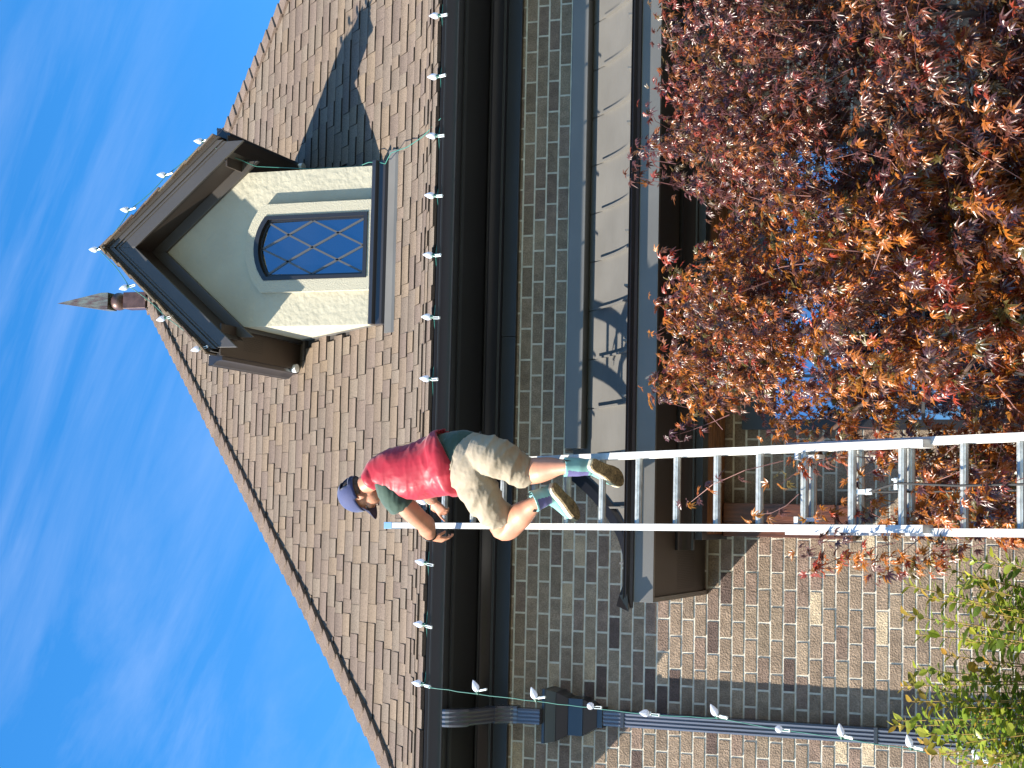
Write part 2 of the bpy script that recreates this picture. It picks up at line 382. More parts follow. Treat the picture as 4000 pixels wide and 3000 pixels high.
for t in tabs:
    vs = tabverts(t); c = V(vs[0]).lerp(V(vs[2]), .5)
    if t[0] == 0 and in_dormer(c.x, c.y): continue
    X, Y, d = proj(c)
    if t[0] == 0 and -20 < X < 4020 and -20 < Y < 3020 and t[9] > 1:
        e = [proj(v)[:2] for v in vs[:4]]; area = abs((e[2][0] - e[0][0]) * (e[3][1] - e[1][1]) - (e[3][0] - e[1][0]) * (e[2][1] - e[0][1])); front.append((-area, t, vs))
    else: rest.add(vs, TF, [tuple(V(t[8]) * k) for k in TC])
front.sort(key=lambda q: q[0])
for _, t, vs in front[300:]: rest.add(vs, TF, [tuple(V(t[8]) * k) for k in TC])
obj('shingles', rest, 'shingle_a', roof, kind='stuff')
for _, t, vs in front[:300]:
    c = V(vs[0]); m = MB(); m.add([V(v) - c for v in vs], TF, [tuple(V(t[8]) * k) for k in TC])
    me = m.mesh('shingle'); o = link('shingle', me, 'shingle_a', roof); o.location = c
# hip caps
def hipcaps(sx, sy, n0=0):
    pl = [V(corner(sx, sy, d, .03)) for d, h in prof if d < HALF] + [V(corner(sx, sy, HALF - .002, .03))]
    ln = [0]
    for a, b in zip(pl, pl[1:]): ln.append(ln[-1] + (b - a).length)
    def at(s):
        s = max(0, min(s, ln[-1] - 1e-4))
        for i in range(len(pl) - 1):
            if s <= ln[i + 1]: return pl[i].lerp(pl[i + 1], (s - ln[i]) / (ln[i + 1] - ln[i]))
        return pl[-1]
    s = 0.0; k = 0
    while s < ln[-1] - .05:
        a, b = at(s), at(s + .17); t = (b - a).normalized()
        sideF = V((-sx, 0, 0)) if True else None
        # each wing runs horizontally across its own roof face, bent down along the face
        d = HALF - abs(a.x - APX); sl = (hgt(min(d + .1, HALF)) - hgt(max(d, 0))) / .1
        wF = V((-sx * .72, -sy * .28 * 0, 0)) ; wF = (V((-sx, 0, 0)) + V((0, sy, -sl)) * .0)
        nF = V((0, sy * sl, 1)).normalized(); nS = V((sx * sl, 0, 1)).normalized()
        wF = (nF.cross(t)); wF = wF if wF.x * -sx > 0 else -wF
        wS = (nS.cross(t)); wS = wS if wS.y * -sy > 0 else -wS
        W = .125; m = MB(); vs = []
        for p, lf in ((a, .022), (b, .004)):
            vs += [p + wF * W + nF * (lf - .004), p + V((0, 0, lf)), p + wS * W + nS * (lf - .004)]
            vs += [p + wF * W - nF * .015, p - V((0, 0, .02)), p + wS * W - nS * .015]
        m.add([v - a for v in vs], [(0, 1, 7, 6), (1, 2, 8, 7), (3, 9, 10, 4), (4, 10, 11, 5), (0, 3, 4, 1), (1, 4, 5, 2), (6, 7, 10, 9), (7, 8, 11, 10), (0, 6, 9, 3), (2, 5, 11, 8)])
        o = obj('hip_shingle', m, 'hip', roof); o.location = a
        s += .142 * rnd.uniform(.96, 1.04); k += 1
for sx, sy in ((-1, -1), (1, -1), (-1, 1), (1, 1)): hipcaps(sx, sy)
# starter strip at the eave
ss = MB(); ss.add([(XLe, EY - .012, EZ0 - .028), (XRe, EY - .012, EZ0 - .028), (XRe, EY + .05, EZ0 + .022), (XLe, EY + .05, EZ0 + .022)], [(0, 1, 2, 3)])
# ---- finial
fin = obj('finial', (lambda m: (m.box(-.078, .078, -.078, .078, -.25, .0), m)[1])(MB()), 'copper_b', house, bevel=.004)
FB = V((1.125, 3.59, 10.62)); fin.location = FB
m = MB(); m.ball((0, 0, .0), V((.086, 0, 0)), V((0, .086, 0)), V((0, 0, .086)), 20, 12); o = obj('ball', m, 'copper_b', fin, smooth=True); o.location = (0, 0, .09)
m = MB(); m.add([(-.08, -.08, .17), (.08, -.08, .17), (.08, .08, .17), (-.08, .08, .17), (-.08, -.08, .245), (.08, -.08, .245), (.08, .08, .245), (-.08, .08, .245), (0, 0, .80)],
               [(3, 2, 1, 0), (0, 1, 5, 4), (1, 2, 6, 5), (2, 3, 7, 6), (3, 0, 4, 7), (4, 5, 8), (5, 6, 8), (6, 7, 8), (7, 4, 8)])
obj('spire', m, 'copper', fin)

# ---- main eave: gutter, soffit, crown, frieze
GZ = 5.579
def gutter_prof(yb, zt, h=.095, dp=.12):
    # K style profile, front lip first (y negative outwards)
    k = h / .095; T = .008 * min(1, k)
    return [(yb - dp - .004, zt), (yb - dp + .010, zt + .004), (yb - dp + .012, zt - .012 * k), (yb - dp + .002, zt - .018 * k), (yb - dp + .006, zt - .034 * k), (yb - dp + .030, zt - .058 * k), (yb - dp + .036, zt - h + .004 * k), (yb - dp + .040, zt - h), (yb, zt - h), (yb, zt - .006), (yb - .006, zt - .006), (yb - .008, zt - h + T), (yb - dp + .046, zt - h + T), (yb - dp + .040, zt - .05 * k), (yb - dp + .014, zt - .03 * k)]
m = MB(); m.prism(gutter_prof(-.56, GZ), XLe - .02, XRe + .02, 'x'); gut = obj('gutter', m, 'metal', house, bevel=.0015)
m = MB(); m.prism([(-.56 + .003, 5.57), (-.56 + .003, 5.47), (-.52, 5.47), (-.52, 5.57)], XLe + .05, XRe - .05, 'x'); obj('fascia', m, 'metal', house)
m = MB(); m.prism([(-.5195, 5.492), (-.5195, 5.480), (.0, 5.480), (.0, 5.492)], XLe + .09, XRe - .09, 'x'); obj('soffit', m, 'soffit_k', house)
m = MB()
m.prism([(-.002, 5.474), (-.135, 5.474), (-.135, 5.462), (-.12, 5.458), (-.105, 5.440), (-.075, 5.415), (-.06, 5.409), (-.06, 5.395), (-.045, 5.390), (-.002, 5.390)], bxl - .1, bxr + .1, 'x')
obj('crown_moulding', m, 'metal', house, bevel=.002)
for xa, xb in ((bxl - .02, .30), (.303, bxr + .02)):
    m = MB(); m.prism([(-.002, 5.389), (-.032, 5.389), (-.032, 5.296), (-.002, 5.296)], xa, xb, 'x'); obj('frieze_board', m, 'metal', house, bevel=.001)
# side eaves (seen only from other positions)
for sx in (-1, 1):
    m = MB(); pr = [(APX, z) for y, z in []]
    X0 = APX + sx * (HALF - .10); X1 = APX + sx * (HALF + .02)
    m.box(min(X0, X1), max(X0, X1), EY + .1, cy + HALF, GZ - .095, GZ); obj('side_gutter', m, 'metal', house)
    X0 = APX + sx * (HALF - .75); X1 = APX + sx * (HALF - .1)
    m = MB(); m.box(min(X0, X1), max(X0, X1), -.0, cy + HALF, 5.474, 5.486); obj('side_soffit', m, 'soffit', house)

# ---- dormer
dw = MB()
pent = [(DL, 6.02), (DR, 6.02), (DR, DZE), (DC, DZP), (DL, DZE)]
dw.prism(pent, DY, DY + 1.75, 'y'); dwall = obj('dormer_wall', dw, 'stucco', house)
# raised surround with arched top, with a window hole
def arch(xa, xb, zb, ze, zt, n=10, cx=None):
    cx = (xa + xb) / 2; pts = [(xa, zb), (xb, zb), (xb, ze)]
    h = zt - ze; a = (xb - xa) / 2; R = (a * a + h * h) / (2 * h) if h > 1e-4 else 1e6
    t0 = math.asin(min(1, a / R)); pts += [(cx + R * sin(t), zt - R + R * cos(t)) for t in [t0 - 2 * t0 * i / n for i in range(1, n)]]
    return pts + [(xa, ze)]
def ring_prism(outer, inner, y0, y1):
    m = MB(); n = len(outer)
    vs = [(x, y0, z) for x, z in outer] + [(x, y0, z) for x, z in inner] + [(x, y1, z) for x, z in outer] + [(x, y1, z) for x, z in inner]
    fs = []
    for i in range(n):
        j = (i + 1) % n
        fs += [(i, j, n + j, n + i), (2 * n + i, 3 * n + i, 3 * n + j, 2 * n + j), (i, 2 * n + i, 2 * n + j, j), (n + i, n + j, 3 * n + j, 3 * n + i)]
    return m.add(vs, fs)
WX0, WX1, WZ0, WZE, WZT = .745, 1.196, 6.452, 7.238, 7.322
so_ = arch(.662, 1.279, DZ0 - .0, 7.259, 7.391); si_ = arch(WX0, WX1, WZ0, WZE, WZT)
m = ring_prism(so_, si_, DY - .045, DY + .02); obj('window_surround', m, 'stucco_fine', house)
fo = arch(WX0 + .001, WX1 - .001, WZ0 + .001, WZE, WZT - .001); fi = arch(WX0 + .026, WX1 - .026, WZ0 + .028, WZE - .022, WZT - .036)
m = ring_prism(fo, fi, DY - .052, DY - .002); win = obj('dormer_window', m, 'frame', house)
m = ring_prism(fi, arch(WX0 + .04, WX1 - .04, WZ0 + .04, WZE - .035, WZT - .052), DY - .022, DY - .001); obj('sash', m, 'frame', win)
gx0, gx1, gz0, gz1 = WX0 + .04, WX1 - .04, WZ0 + .04, WZT - .052
# diamond leading and glass panes
cells = []
def lead(p, q):
    a = V((p[0], DY - .016, p[1])); b = V((q[0], DY - .016, q[1])); t = (b - a).normalized(); n = V((0, 1, 0)); s_ = t.cross(n)
    m = MB(); m.obox((a + b) / 2, t, s_, n, (b - a).length / 2 + .003, .0065, .005); obj('leading_bar', m, 'muntin', win)
wx = gx1 - gx0; q = lambda fx, fz: (gx0 + wx * fx, gz0 + (gz1 - gz0) * fz)
BL, BM_, BR_, ML, CC, MR, TM, TL, TR_ = q(0, 0), q(.5, 0), q(1, 0), q(0, .5), q(.5, .5), q(1, .5), q(.5, 1), q(.02, .93), q(.98, .93)
Qbl, Qbr, Qtl, Qtr = q(.25, .25), q(.75, .25), q(.25, .74), q(.75, .74)
for a_, b_ in ((BL, Qbl), (Qbl, CC), (CC, Qtr), (Qtr, TR_), (BR_, Qbr), (Qbr, CC), (CC, Qtl), (Qtl, TL), (BM_, Qbl), (Qbl, ML), (ML, Qtl), (Qtl, TM), (TM, Qtr), (Qtr, MR), (MR, Qbr), (Qbr, BM_)): lead(a_, b_)
def tri_pane(pts):
    m = MB(); m.prism([(x, z) for x, z in pts], DY - .012, DY - .009, 'y'); obj('pane', m, 'glass', win)
for pts in [(BL, BM_, Qbl), (BM_, BR_, Qbr), (BM_, Qbr, CC, Qbl), (BL, Qbl, ML), (BR_, MR, Qbr), (ML, Qbl, CC, Qtl), (MR, Qtr, CC, Qbr), (CC, Qtr, TM, Qtl), (ML, Qtl, TL), (MR, TR_, Qtr), (TL, Qtl, TM), (TR_, TM, Qtr)]:
    tri_pane(pts)
# dormer roof slabs, rakes, frieze
def slope_pt(x, up): return DZP - DS * abs(x - DC) + up
OV = .225; YF = -.065
def rafter(name, xa, xb, top, bot, y0, y1, mt, parent=house, bev=0):
    """board following both gable slopes from the peak to xa/xb, mitred at the peak; top/bot are heights above the wall line"""
    for xe in (xa, xb):
        m = MB(); m.prism([(DC, DZP + top), (xe, slope_pt(xe, top)), (xe, slope_pt(xe, bot)), (DC, DZP + bot)], y0, y1, 'y')
        obj(name, m, mt, parent, bevel=bev)
EXL, EXR = DL - .20, DR + .20
rafter('rake_board', EXL + .03, EXR - .03, .225, .045, YF, YF + .022, 'trim', bev=.002)
rafter('rake_trim', EXL + .02, EXR - .02, .262, .205, YF - .018, YF + .02, 'trim', bev=.003)
rafter('rake_bead', EXL + .03, EXR - .03, .195, .175, YF - .008, YF - .001, 'trim', bev=.002)
rafter('rake_soffit', EXL + .1, EXR - .1, .075, .062, YF + .023, DY - .001, 'soffit')
rafter('rake_frieze', DL - .075, DR + .075, .06, -.055, DY - .034, DY - .002, 'trim', bev=.002)
for sgn, xe in ((-1, EXL), (1, EXR)):
    # roof deck slab
    m = MB(); m.prism([(DC, DZP + .285), (xe - sgn * 0, slope_pt(xe, .285)), (xe, slope_pt(xe, .25)), (DC, DZP + .25)], YF - .03, DY + 2.6, 'y'); obj('dormer_roof', m, 'underlay', house)
    st2 = MB(); Ls = sqrt(1 + DS * DS) * abs(xe - DC); nrow = int(Ls / EXPO)
    t = V((sgn, 0, -DS)).normalized(); n = V((sgn * DS, 0, 1)).normalized()
    for r_ in range(nrow + 1):
        s1 = Ls - r_ * EXPO + .01; s0 = max(s1 - EXPO - .02, 0); y = YF - .05 - rnd.uniform(0, .02)
        while y < 2.4:
            w_ = rnd.uniform(.12, .3); lf = rnd.choice((.004, .011)); pk = V((DC, 0, DZP + .285))
            a = pk + t * s0; b = pk + t * s1
            vs = [V((a.x, y, a.z)) + n * .004, V((a.x, y + w_ - .003, a.z)) + n * .004, V((b.x, y + w_ - .003, b.z)) + n * (lf + .006), V((b.x, y, b.z)) + n * (lf + .006)]
            vs += [v - n * .012 for v in vs]; c = V(rnd.choice(SH)); st2.add(vs, TF0, tuple(c)); y += w_
    for kk in range(16):
        y = YF - .055 + kk * .15; m2 = [V((DC, y, DZP + .312)), V((DC, y + .17, DZP + .30)), V((DC, y + .17, DZP + .30)) + t * .13, V((DC, y, DZP + .312)) + t * .13]
        st2.add(m2 + [v - n * .012 for v in m2], TF0, (.13, .10, .08))
    obj('dormer_shingles', st2, 'shingle_a', house, kind='stuff')
    # eave return, soffit and gutter along the cheek
    xs = sorted((DL if sgn < 0 else DR, xe + sgn * .02))
    m = MB(); m.box(xs[0] + (0 if sgn < 0 else .002), xs[1] - (0 if sgn > 0 else .002), YF + .03, 1.42, DZE - .012, DZE); sf = obj('eave_soffit', m, 'soffit', house)
    hm = MB()
    for a_ in range(14):
        for b_ in range(8):
            xq = (DL - .155 + b_ * .013) if sgn < 0 else (DR + .065 + b_ * .013); yq = .28 + a_ * .02 + (b_ % 2) * .01
            hm.add([(xq + .0038 * cos(k * pi / 3), yq + .0038 * sin(k * pi / 3), DZE - .0125) for k in range(6)], [(0, 1, 2, 3, 4, 5)])
    obj('vent_holes', hm, 'hole', sf, kind='stuff')
    m = MB(); xw = DL if sgn < 0 else DR
    m.box(min(xw, xw + sgn * .03), max(xw, xw + sgn * .03), DY + .0, 1.38, DZE - .055, DZE - .0125); obj('eave_frieze', m, 'metal', house)
    # gutter along Y: profile in (x,z)
    xb_ = EXL + .02 if sgn < 0 else EXR - .02; dz = 7.563
    gp = [(xb_ + sgn * (0 + .0) + (-(p[0] - 0)) * -sgn * 0, 0) for p in []]
    gp = [(xb_ + sgn * (-(p[0])), p[1]) for p in gutter_prof(0, dz, .105, .105)]
    m = MB(); m.prism(gp, .015, 1.12, 'y'); gg = obj('dormer_gutter', m, 'metal', house, bevel=.0015)
    m = MB(); hull = [(xb_ + sgn * a, dz + b) for a, b in ((.106, 0), (.104, -.03), (.078, -.055), (.066, -.105), (0, -.105), (0, 0))]
    m.prism(hull, .012, .0145, 'y'); obj('end_cap', m, 'metal', gg)
    m = MB(); m.prism(hull, 1.1205, 1.125, 'y'); obj('end_cap', m, 'metal', gg)
    m = MB(); cx0 = xb_ + sgn * .034
    m.rings([((cx0, 1.04, dz - .106), V((.030, 0, 0)), V((0, .036, 0))), ((cx0, 1.04, dz - .140), V((.032, 0, 0)), V((0, .038, 0)))], 16); obj('drop_outlet', m, 'clip', gg, smooth=False)
    m = MB(); m.box(*sorted((xb_ - sgn * .03, xb_ - sgn * .003)), YF + .06, 1.4, DZE + .0, DZE + .12); obj('eave_fascia', m, 'metal', house)
    # closing return board of the rake at the eave
    m = MB(); m.box(*sorted((xb_ - sgn * .003, xb_ - sgn * .14)), YF + .024, YF + .05, DZE - .0, DZE + .07); obj('rake_return', m, 'metal', house)
    # step flashing along the cheek
    m = MB(); pts = [(DY - .02, 5.985 + (DY - .02 + .0) * 1.17 + .05)]
    y0, y1 = DY, 1.2; zf = lambda y: hgt(y - EY)
    xo = xw + sgn * .001
    m.add([(xo, y0, zf(y0) - .02), (xo, y1, zf(y1) - .02), (xo, y1, zf(y1) + .045), (xo, y0, zf(y0) + .045), (xo + sgn * .004, y0, zf(y0) - .02), (xo + sgn * .004, y1, zf(y1) - .02), (xo + sgn * .004, y1, zf(y1) + .045), (xo + sgn * .004, y0, zf(y0) + .045)], TF0)
    obj('step_flashing', m, 'metal_hood', house)
# sill and apron flashing under the dormer front
m = MB(); m.prism([(DY, 6.405), (.10, 6.405), (.085, 6.395), (.085, 6.37), (.11, 6.355), (.11, 6.325), (.095, 6.305), (.115, 6.27), (DY, 6.27)], DL - .012, DR + .012, 'x'); obj('dormer_sill', m, 'metal', house, bevel=.002)
za = hgt(.055 - EY)
m = MB(); m.prism([(DY - .03, 6.285), (DY - .03, 6.275), (.10, 6.262), (.055, za + .008), (.055, za + .03), (.09, 6.277)], DL - .075, DR + .07, 'x'); obj('apron_flashing', m, 'metal_hood', house)

# ---- metal hood roof over the entry
HL = -1.29; HR = 4.6
prof_h = []
for i in range(15):
    t = i / 14; y = -.06 - t * 1.21; z = 4.172 + .68 * (1 - t) ** 2.0 + .03 * (1 - t); prof_h.append((y, z))
def hz(y):
    t = (-.06 - y) / 1.21; t = max(0, min(1, t)); return 4.172 + .68 * (1 - t) ** 2.0 + .03 * (1 - t)
hood = MB()
# front slope clipped by the hip; distance in from the left edge equals distance in from the front edge times HK
HK = .60
def hipx(y): return HL + (y + 1.27) * HK
# one solid under-skin
ys = [p[0] for p in prof_h][::-1]
vs = []; fs = []
for y in ys: vs += [(hipx(y), y, hz(y) - .012), (HR, y, hz(y) - .012)]
for i in range(len(ys) - 1): fs.append((2 * i, 2 * i + 1, 2 * i + 3, 2 * i + 2))
n0 = len(vs)
for y in ys: vs += [(hipx(y), y, hz(y) - .012), (HL + 0.0, y, 4.20) if False else (hipx(y), 0.0, hz(y) - .012)]
for i in range(len(ys) - 1): fs.append((n0 + 2 * i, n0 + 2 * i + 1, n0 + 2 * i + 3, n0 + 2 * i + 2))
hood.add(vs, fs); hoodr = obj('hood_roof', hood, 'metal_hood', house)
seams = [1.951 - .3035 * i for i in range(-8, 11)]
seams = [x for x in seams if HL < x < HR]
def panel(xa, xb):
    m = MB(); vs = []; fs = []
    yy = [y for y in ys]
    rows = []
    for y in yy:
        a = max(xa + .004, hipx(y)); 
        if a >= xb - .006: continue
        rows.append((a, xb - .004, y))
    if len(rows) < 2: return
    for a, b, y in rows: vs += [(a, y, hz(y)), (b, y, hz(y))]
    n = len(rows)
    for i in range(n - 1): fs.append((2 * i, 2 * i + 1, 2 * i + 3, 2 * i + 2))
    vs2 = [(x, y, z - .006) for x, y, z in vs]; k = len(vs)
    fs += [tuple(j + k for j in f[::-1]) for f in fs]
    fs += [(0, k, k + 1, 1)] + [(2 * i + 1, 2 * i + 3, k + 2 * i + 3, k + 2 * i + 1) for i in range(n - 1)] + [(2 * i, k + 2 * i, k + 2 * i + 2, 2 * i + 2) for i in range(n - 1)]
    m.add(vs + vs2, fs); obj('metal_panel', m, 'metal_hood', hoodr, smooth=False)
edges = sorted(seams)
for xa, xb in zip([HL] + edges, edges + [HR]): panel(xa, xb)
for x in edges:
    yt = min(-.29, (x - HL) / HK - 1.27 - .03)
    yy = [y for y in ys if y <= yt] + [yt]
    if len(yy) < 3: continue
    m = MB(); vs = []
    for y in yy:
        h = .034 if y < -1.2 else .036
        vs += [(x - .004, y, hz(y) - .004), (x + .004, y, hz(y) - .004), (x + .006, y, hz(y) + h), (x - .006, y, hz(y) + h)]
    n = len(yy); fs = []
    for i in range(n - 1):
        a, b = 4 * i, 4 * i + 4
        fs += [(a + k, a + (k + 1) % 4, b + (k + 1) % 4, b + k) for k in range(4)]
    fs += [(0, 1, 2, 3), (4 * n - 4, 4 * n - 1, 4 * n - 2, 4 * n - 3)]
    m.add(vs, fs); obj('standing_seam', m, 'metal_hood', hoodr)
# side slope seams and hip cap
m = MB(); pts = [(hipx(y), y, hz(y)) for y in ys]
vs = []
for x, y, z in pts: vs += [(x - .05, y - .03, z - .03), (x - .02, y - .045, z + .035), (x + .035, y - .01, z + .03), (x + .045, y + .0, z - .012)]
n = len(pts); fs = [(4 * i + k, 4 * i + (k + 1) % 4, 4 * i + 4 + (k + 1) % 4, 4 * i + 4 + k) for i in range(n - 1) for k in range(4)] + [(0, 1, 2, 3), (4 * n - 4, 4 * n - 1, 4 * n - 2, 4 * n - 3)]
m.add(vs, fs); obj('hip_cap', m, 'metal', hoodr)  # dark metal here puts the shadow on the hip cap into its colour
# crown box at the wall
m = MB(); m.prism([(-.0025, 4.955), (-.235, 4.882), (-.252, 4.875), (-.252, 4.770), (-.235, 4.764), (-.0025, 4.764)], -.42, HR, 'x'); obj('hood_crown_box', m, 'metal_hood', house, bevel=.003)
m = MB(); m.prism(gutter_prof(-1.235, 4.180, .045, .048), HL - .03, HR, 'x'); hg = obj('hood_gutter', m, 'metal', house, bevel=.0015)
m = MB(); m.box(HL - .034, HL - .031, -1.283, -1.235, 4.135, 4.180); obj('end_cap', m, 'metal_hood', hg)
m = MB(); m.box(HL, HR, -1.234, -1.205, 4.025, 4.155); obj('hood_fascia', m, 'metal_hood', house, bevel=.002)
m = MB(); m.box(HL, HL + .025, -1.204, -.001, 4.025, 4.155); obj('hood_side_fascia', m, 'metal_hood', house)
m = MB(); m.box(HL + .026, HR, -1.2, -.003, 4.045, 4.055); hs = obj('hood_soffit', m, 'soffit', house)
hm = MB()
for a_ in range(24):
    for b_ in range(20):
        xq = -1.235 + .010 * a_ ; yq = -.66 + .02 * b_ + (a_ % 2) * .01
        hm.add([(xq + .0034 * cos(k * pi / 3), yq + .0034 * sin(k * pi / 3), 4.0445) for k in range(6)], [(0, 1, 2, 3, 4, 5)])
for a_ in range(42):
    for b_ in range(3):
        xq = -1.25 + .0155 * a_; yq = -1.165 + b_ * .02
        hm.add([(xq + .0034 * cos(k * pi / 3), yq + .0034 * sin(k * pi / 3), 4.0445) for k in range(6)], [(0, 1, 2, 3, 4, 5)])
obj('vent_holes', hm, 'hole', hs, kind='stuff')
# box beam with crown under the hood, cedar ceiling, cedar bracket
BX = -.955
m = MB(); m.prism([(-.62, 4.04), (-.62, 3.912), (-.50, 3.912), (-.50, 4.04)], BX, HR, 'x'); obj('box_beam', m, 'metal', house, bevel=.002)
m = MB(); m.prism([(-.623, 4.044), (-.72, 4.044), (-.72, 4.028), (-.705, 4.022), (-.69, 3.998), (-.655, 3.975), (-.645, 3.968), (-.645, 3.955), (-.623, 3.955)], BX - .06, HR, 'x'); obj('beam_crown', m, 'metal', house, bevel=.002)
m = MB(); m.box(BX, BX + .03, -.4995, -.003, 3.912, 4.04); obj('beam_return', m, 'metal', house)
cw = MB(); cw.box(BX + .03, HR, -.499, -.003, 3.93, 3.94); ceil = obj('cedar_ceiling', cw, 'wood', house)
for i in range(5):
    ya = -.497 + i * .0765
    m = MB(); m.prism([(ya + .004, 3.914), (ya + .001, 3.919), (ya + .001, 3.929), (ya + .0725, 3.929), (ya + .0725, 3.919), (ya + .0695, 3.914)], BX + .031, HR, 'x'); obj('ceiling_plank', m, 'wood', ceil)
BXa, BXb = -.935, -.735
m = MB(); m.box(BXa, BXb, -.115, -.004, 3.16, 3.911); br = obj('cedar_bracket', m, 'wood_v', house, bevel=.006)
m = MB(); m.box(BXa + .0, BXa + .085, -.128, -.116, 3.24, 3.905); obj('bracket_board', m, 'wood_v', br, bevel=.003)
m = MB(); m.box(BXa + .088, BXb, -.128, -.116, 3.24, 3.905); obj('bracket_board', m, 'wood_v', br, bevel=.003)
m = MB(); m.box(BXa - .012, BXb + .012, -.14, -.004, 3.13, 3.159); obj('bracket_foot', m, 'wood_v', br, bevel=.004)
# window behind the maple
WBX0, WBX1, WBZ0, WBZ1 = -.23, 1.42, 1.0, 3.62
m = MB(); m.box(WBX0 - .06, WBX1 + .06, -.03, -.004, WBZ1, WBZ1 + .20); obj('window_header', m, 'frame', house)
m = MB()
for a, b, c_, d_ in ((WBX0 - .06, WBX0, WBZ0, WBZ1), (WBX1, WBX1 + .06, WBZ0, WBZ1), (WBX0 - .06, WBX1 + .06, WBZ0 - .06, WBZ0)): m.box(a, b, -.05, -.004, c_, d_)
for i in range(1, 2): x = WBX0 + (WBX1 - WBX0) * i / 2; m.box(x - .035, x + .035, -.05, -.004, WBZ0, WBZ1)
bw = obj('large_window', m, 'frame', house)
for i in range(2):
    xa = WBX0 + (WBX1 - WBX0) * i / 2 + (.035 if i else 0); xb = WBX0 + (WBX1 - WBX0) * (i + 1) / 2 - (.035 if i < 1 else 0)
    m = MB()
    for k in range(1, 3): x = xa + (xb - xa) * k / 3; m.box(x - .009, x + .009, -.03, -.022, WBZ0, WBZ1)
    for k in range(1, 6): z = WBZ0 + (WBZ1 - WBZ0) * k / 6; m.box(xa, xb, -.0305, -.0215, z - .009, z + .009)
    obj('glazing_bars', m, 'muntin', bw)
    m = MB(); m.box(xa, xb, -.0205, -.0155, WBZ0, WBZ1); obj('pane', m, 'glass_big', bw)

# ---- downspout with leader head
DXp = -2.06
def rrect(cx, cyy, z, hw, hd, n=None): return [(cx - hw, cyy - hd), (cx + hw, cyy - hd), (cx + hw, cyy + hd), (cx - hw, cyy + hd)]
def spout(path, hw=.047, hd=.034, corr=True, name='downspout', mt='pipe', parent=None):
    """corrugated rectangular pipe; path of points in (y,z) at fixed x"""
    m = MB(); secs = []
    for i, (x, y, z) in enumerate(path):
        a = V(path[max(i - 1, 0)]); b = V(path[min(i + 1, len(path) - 1)]); t = (b - a).normalized(); sx_ = V((1, 0, 0)); sy_ = sx_.cross(t).normalized()
        if sy_.y > 0: sy_ = -sy_
        ring = []
        nr = 17
        for k in range(nr):
            f = -1 + 2 * k / (nr - 1); dd = (.0035 if k % 4 in (2,) else (-.0025 if k % 4 == 0 else .0)) if corr and 0 < k < nr - 1 else -.004
            ring.append(V((x, y, z)) + sx_ * f * hw + sy_ * (hd + dd))
        ring += [V((x, y, z)) + sx_ * hw * f - sy_ * hd for f in (1, -1)]
        secs.append(ring)
    n = len(secs[0]); vs = [p for r_ in secs for p in r_]; fs = [(i * n + k, i * n + (k + 1) % n, (i + 1) * n + (k + 1) % n, (i + 1) * n + k) for i in range(len(secs) - 1) for k in range(n)]
    fs += [tuple(range(n)), tuple(range((len(secs) - 1) * n, len(secs) * n))]
    m.add(vs, fs); return obj(name, m, mt, parent)
ds = spout([(DXp, -.075, 4.70), (DXp, -.075, .25)], .046, .036, parent=house)
# upper offset: elbow from the gutter back to the wall
arc = []
for i in range(9):
    t = i / 8 * radians(68); arc.append((DXp + .004, -.61 + .11 * (1 - cos(t)) , 5.484 - .11 * sin(t)))
e1 = arc[-1]; d_ = V((0, sin(radians(68)), -cos(radians(68))))
st_ = V(e1) + d_ * .23; arc2 = [tuple(V(e1) + d_ * .12), tuple(st_)]
arc3 = []
for i in range(1, 8):
    t = radians(68) * (1 - i / 7); c0 = st_ + V((0, .12 * (sin(radians(68)) * 0), 0))
    arc3.append(tuple(st_ + V((0, .16 * (cos(t) - cos(radians(68))), -.16 * (sin(radians(68)) - sin(t))))))
el = spout(arc, .052, .040, parent=ds, name='elbow'); spout([arc[-1]] + arc2, .047, .036, parent=ds, name='offset_pipe'); spout([arc2[-1]] + arc3, .052, .040, parent=ds, name='elbow')
yy_ = arc3[-1][1]; zz_ = arc3[-1][2]
spout([(DXp, yy_, zz_ + .01), (DXp, yy_, 5.0)], .046, .036, parent=ds, name='upper_pipe')
for q_ in range(5):
    t = radians(68) * (1 - (q_ + 1) / 7); c0 = V(arc3[min(q_ + 1, len(arc3) - 1)]); m = MB(); m.obox(c0, V((1, 0, 0)), V((0, 1, 0)), V((0, 0, 1)), .0535, .0415, .0022); obj('crimp', m, 'metal', ds)
lh = MB()
def frust(m, w0, d0, z0, w1, d1, z1): # depth measured from the wall
    vs = [(DXp - w0, -d0, z0), (DXp + w0, -d0, z0), (DXp + w0, -.003, z0), (DXp - w0, -.003, z0), (DXp - w1, -d1, z1), (DXp + w1, -d1, z1), (DXp + w1, -.003, z1), (DXp - w1, -.003, z1)]
    m.add(vs, [(0, 3, 2, 1), (4, 5, 6, 7), (0, 1, 5, 4), (1, 2, 6, 5), (2, 3, 7, 6), (3, 0, 4, 7)])
ZT = 5.005
frust(lh, .165, .21, ZT - .018, .165, .21, ZT)
lhh = obj('leader_head', lh, 'metal', ds, bevel=.002)
for w0, d0, z0, w1, d1, z1 in ((.150, .195, ZT - .085, .163, .208, ZT - .019), (.112, .150, ZT - .150, .149, .192, ZT - .0855), (.112, .152, ZT - .245, .112, .152, ZT - .151), (.060, .115, ZT - .325, .110, .148, ZT - .2455), (.060, .118, ZT - .36, .060, .118, ZT - .3255)):
    m = MB(); frust(m, w0, d0, z0, w1, d1, z1); obj('leader_head_tier', m, 'metal', ds, bevel=.002)
for z in (4.52, 3.0, 1.6):
    m = MB(); m.box(DXp - .0505, DXp + .0505, -.1165, -.003, z - .012, z + .012); obj('strap', m, 'metal', ds, bevel=.002)

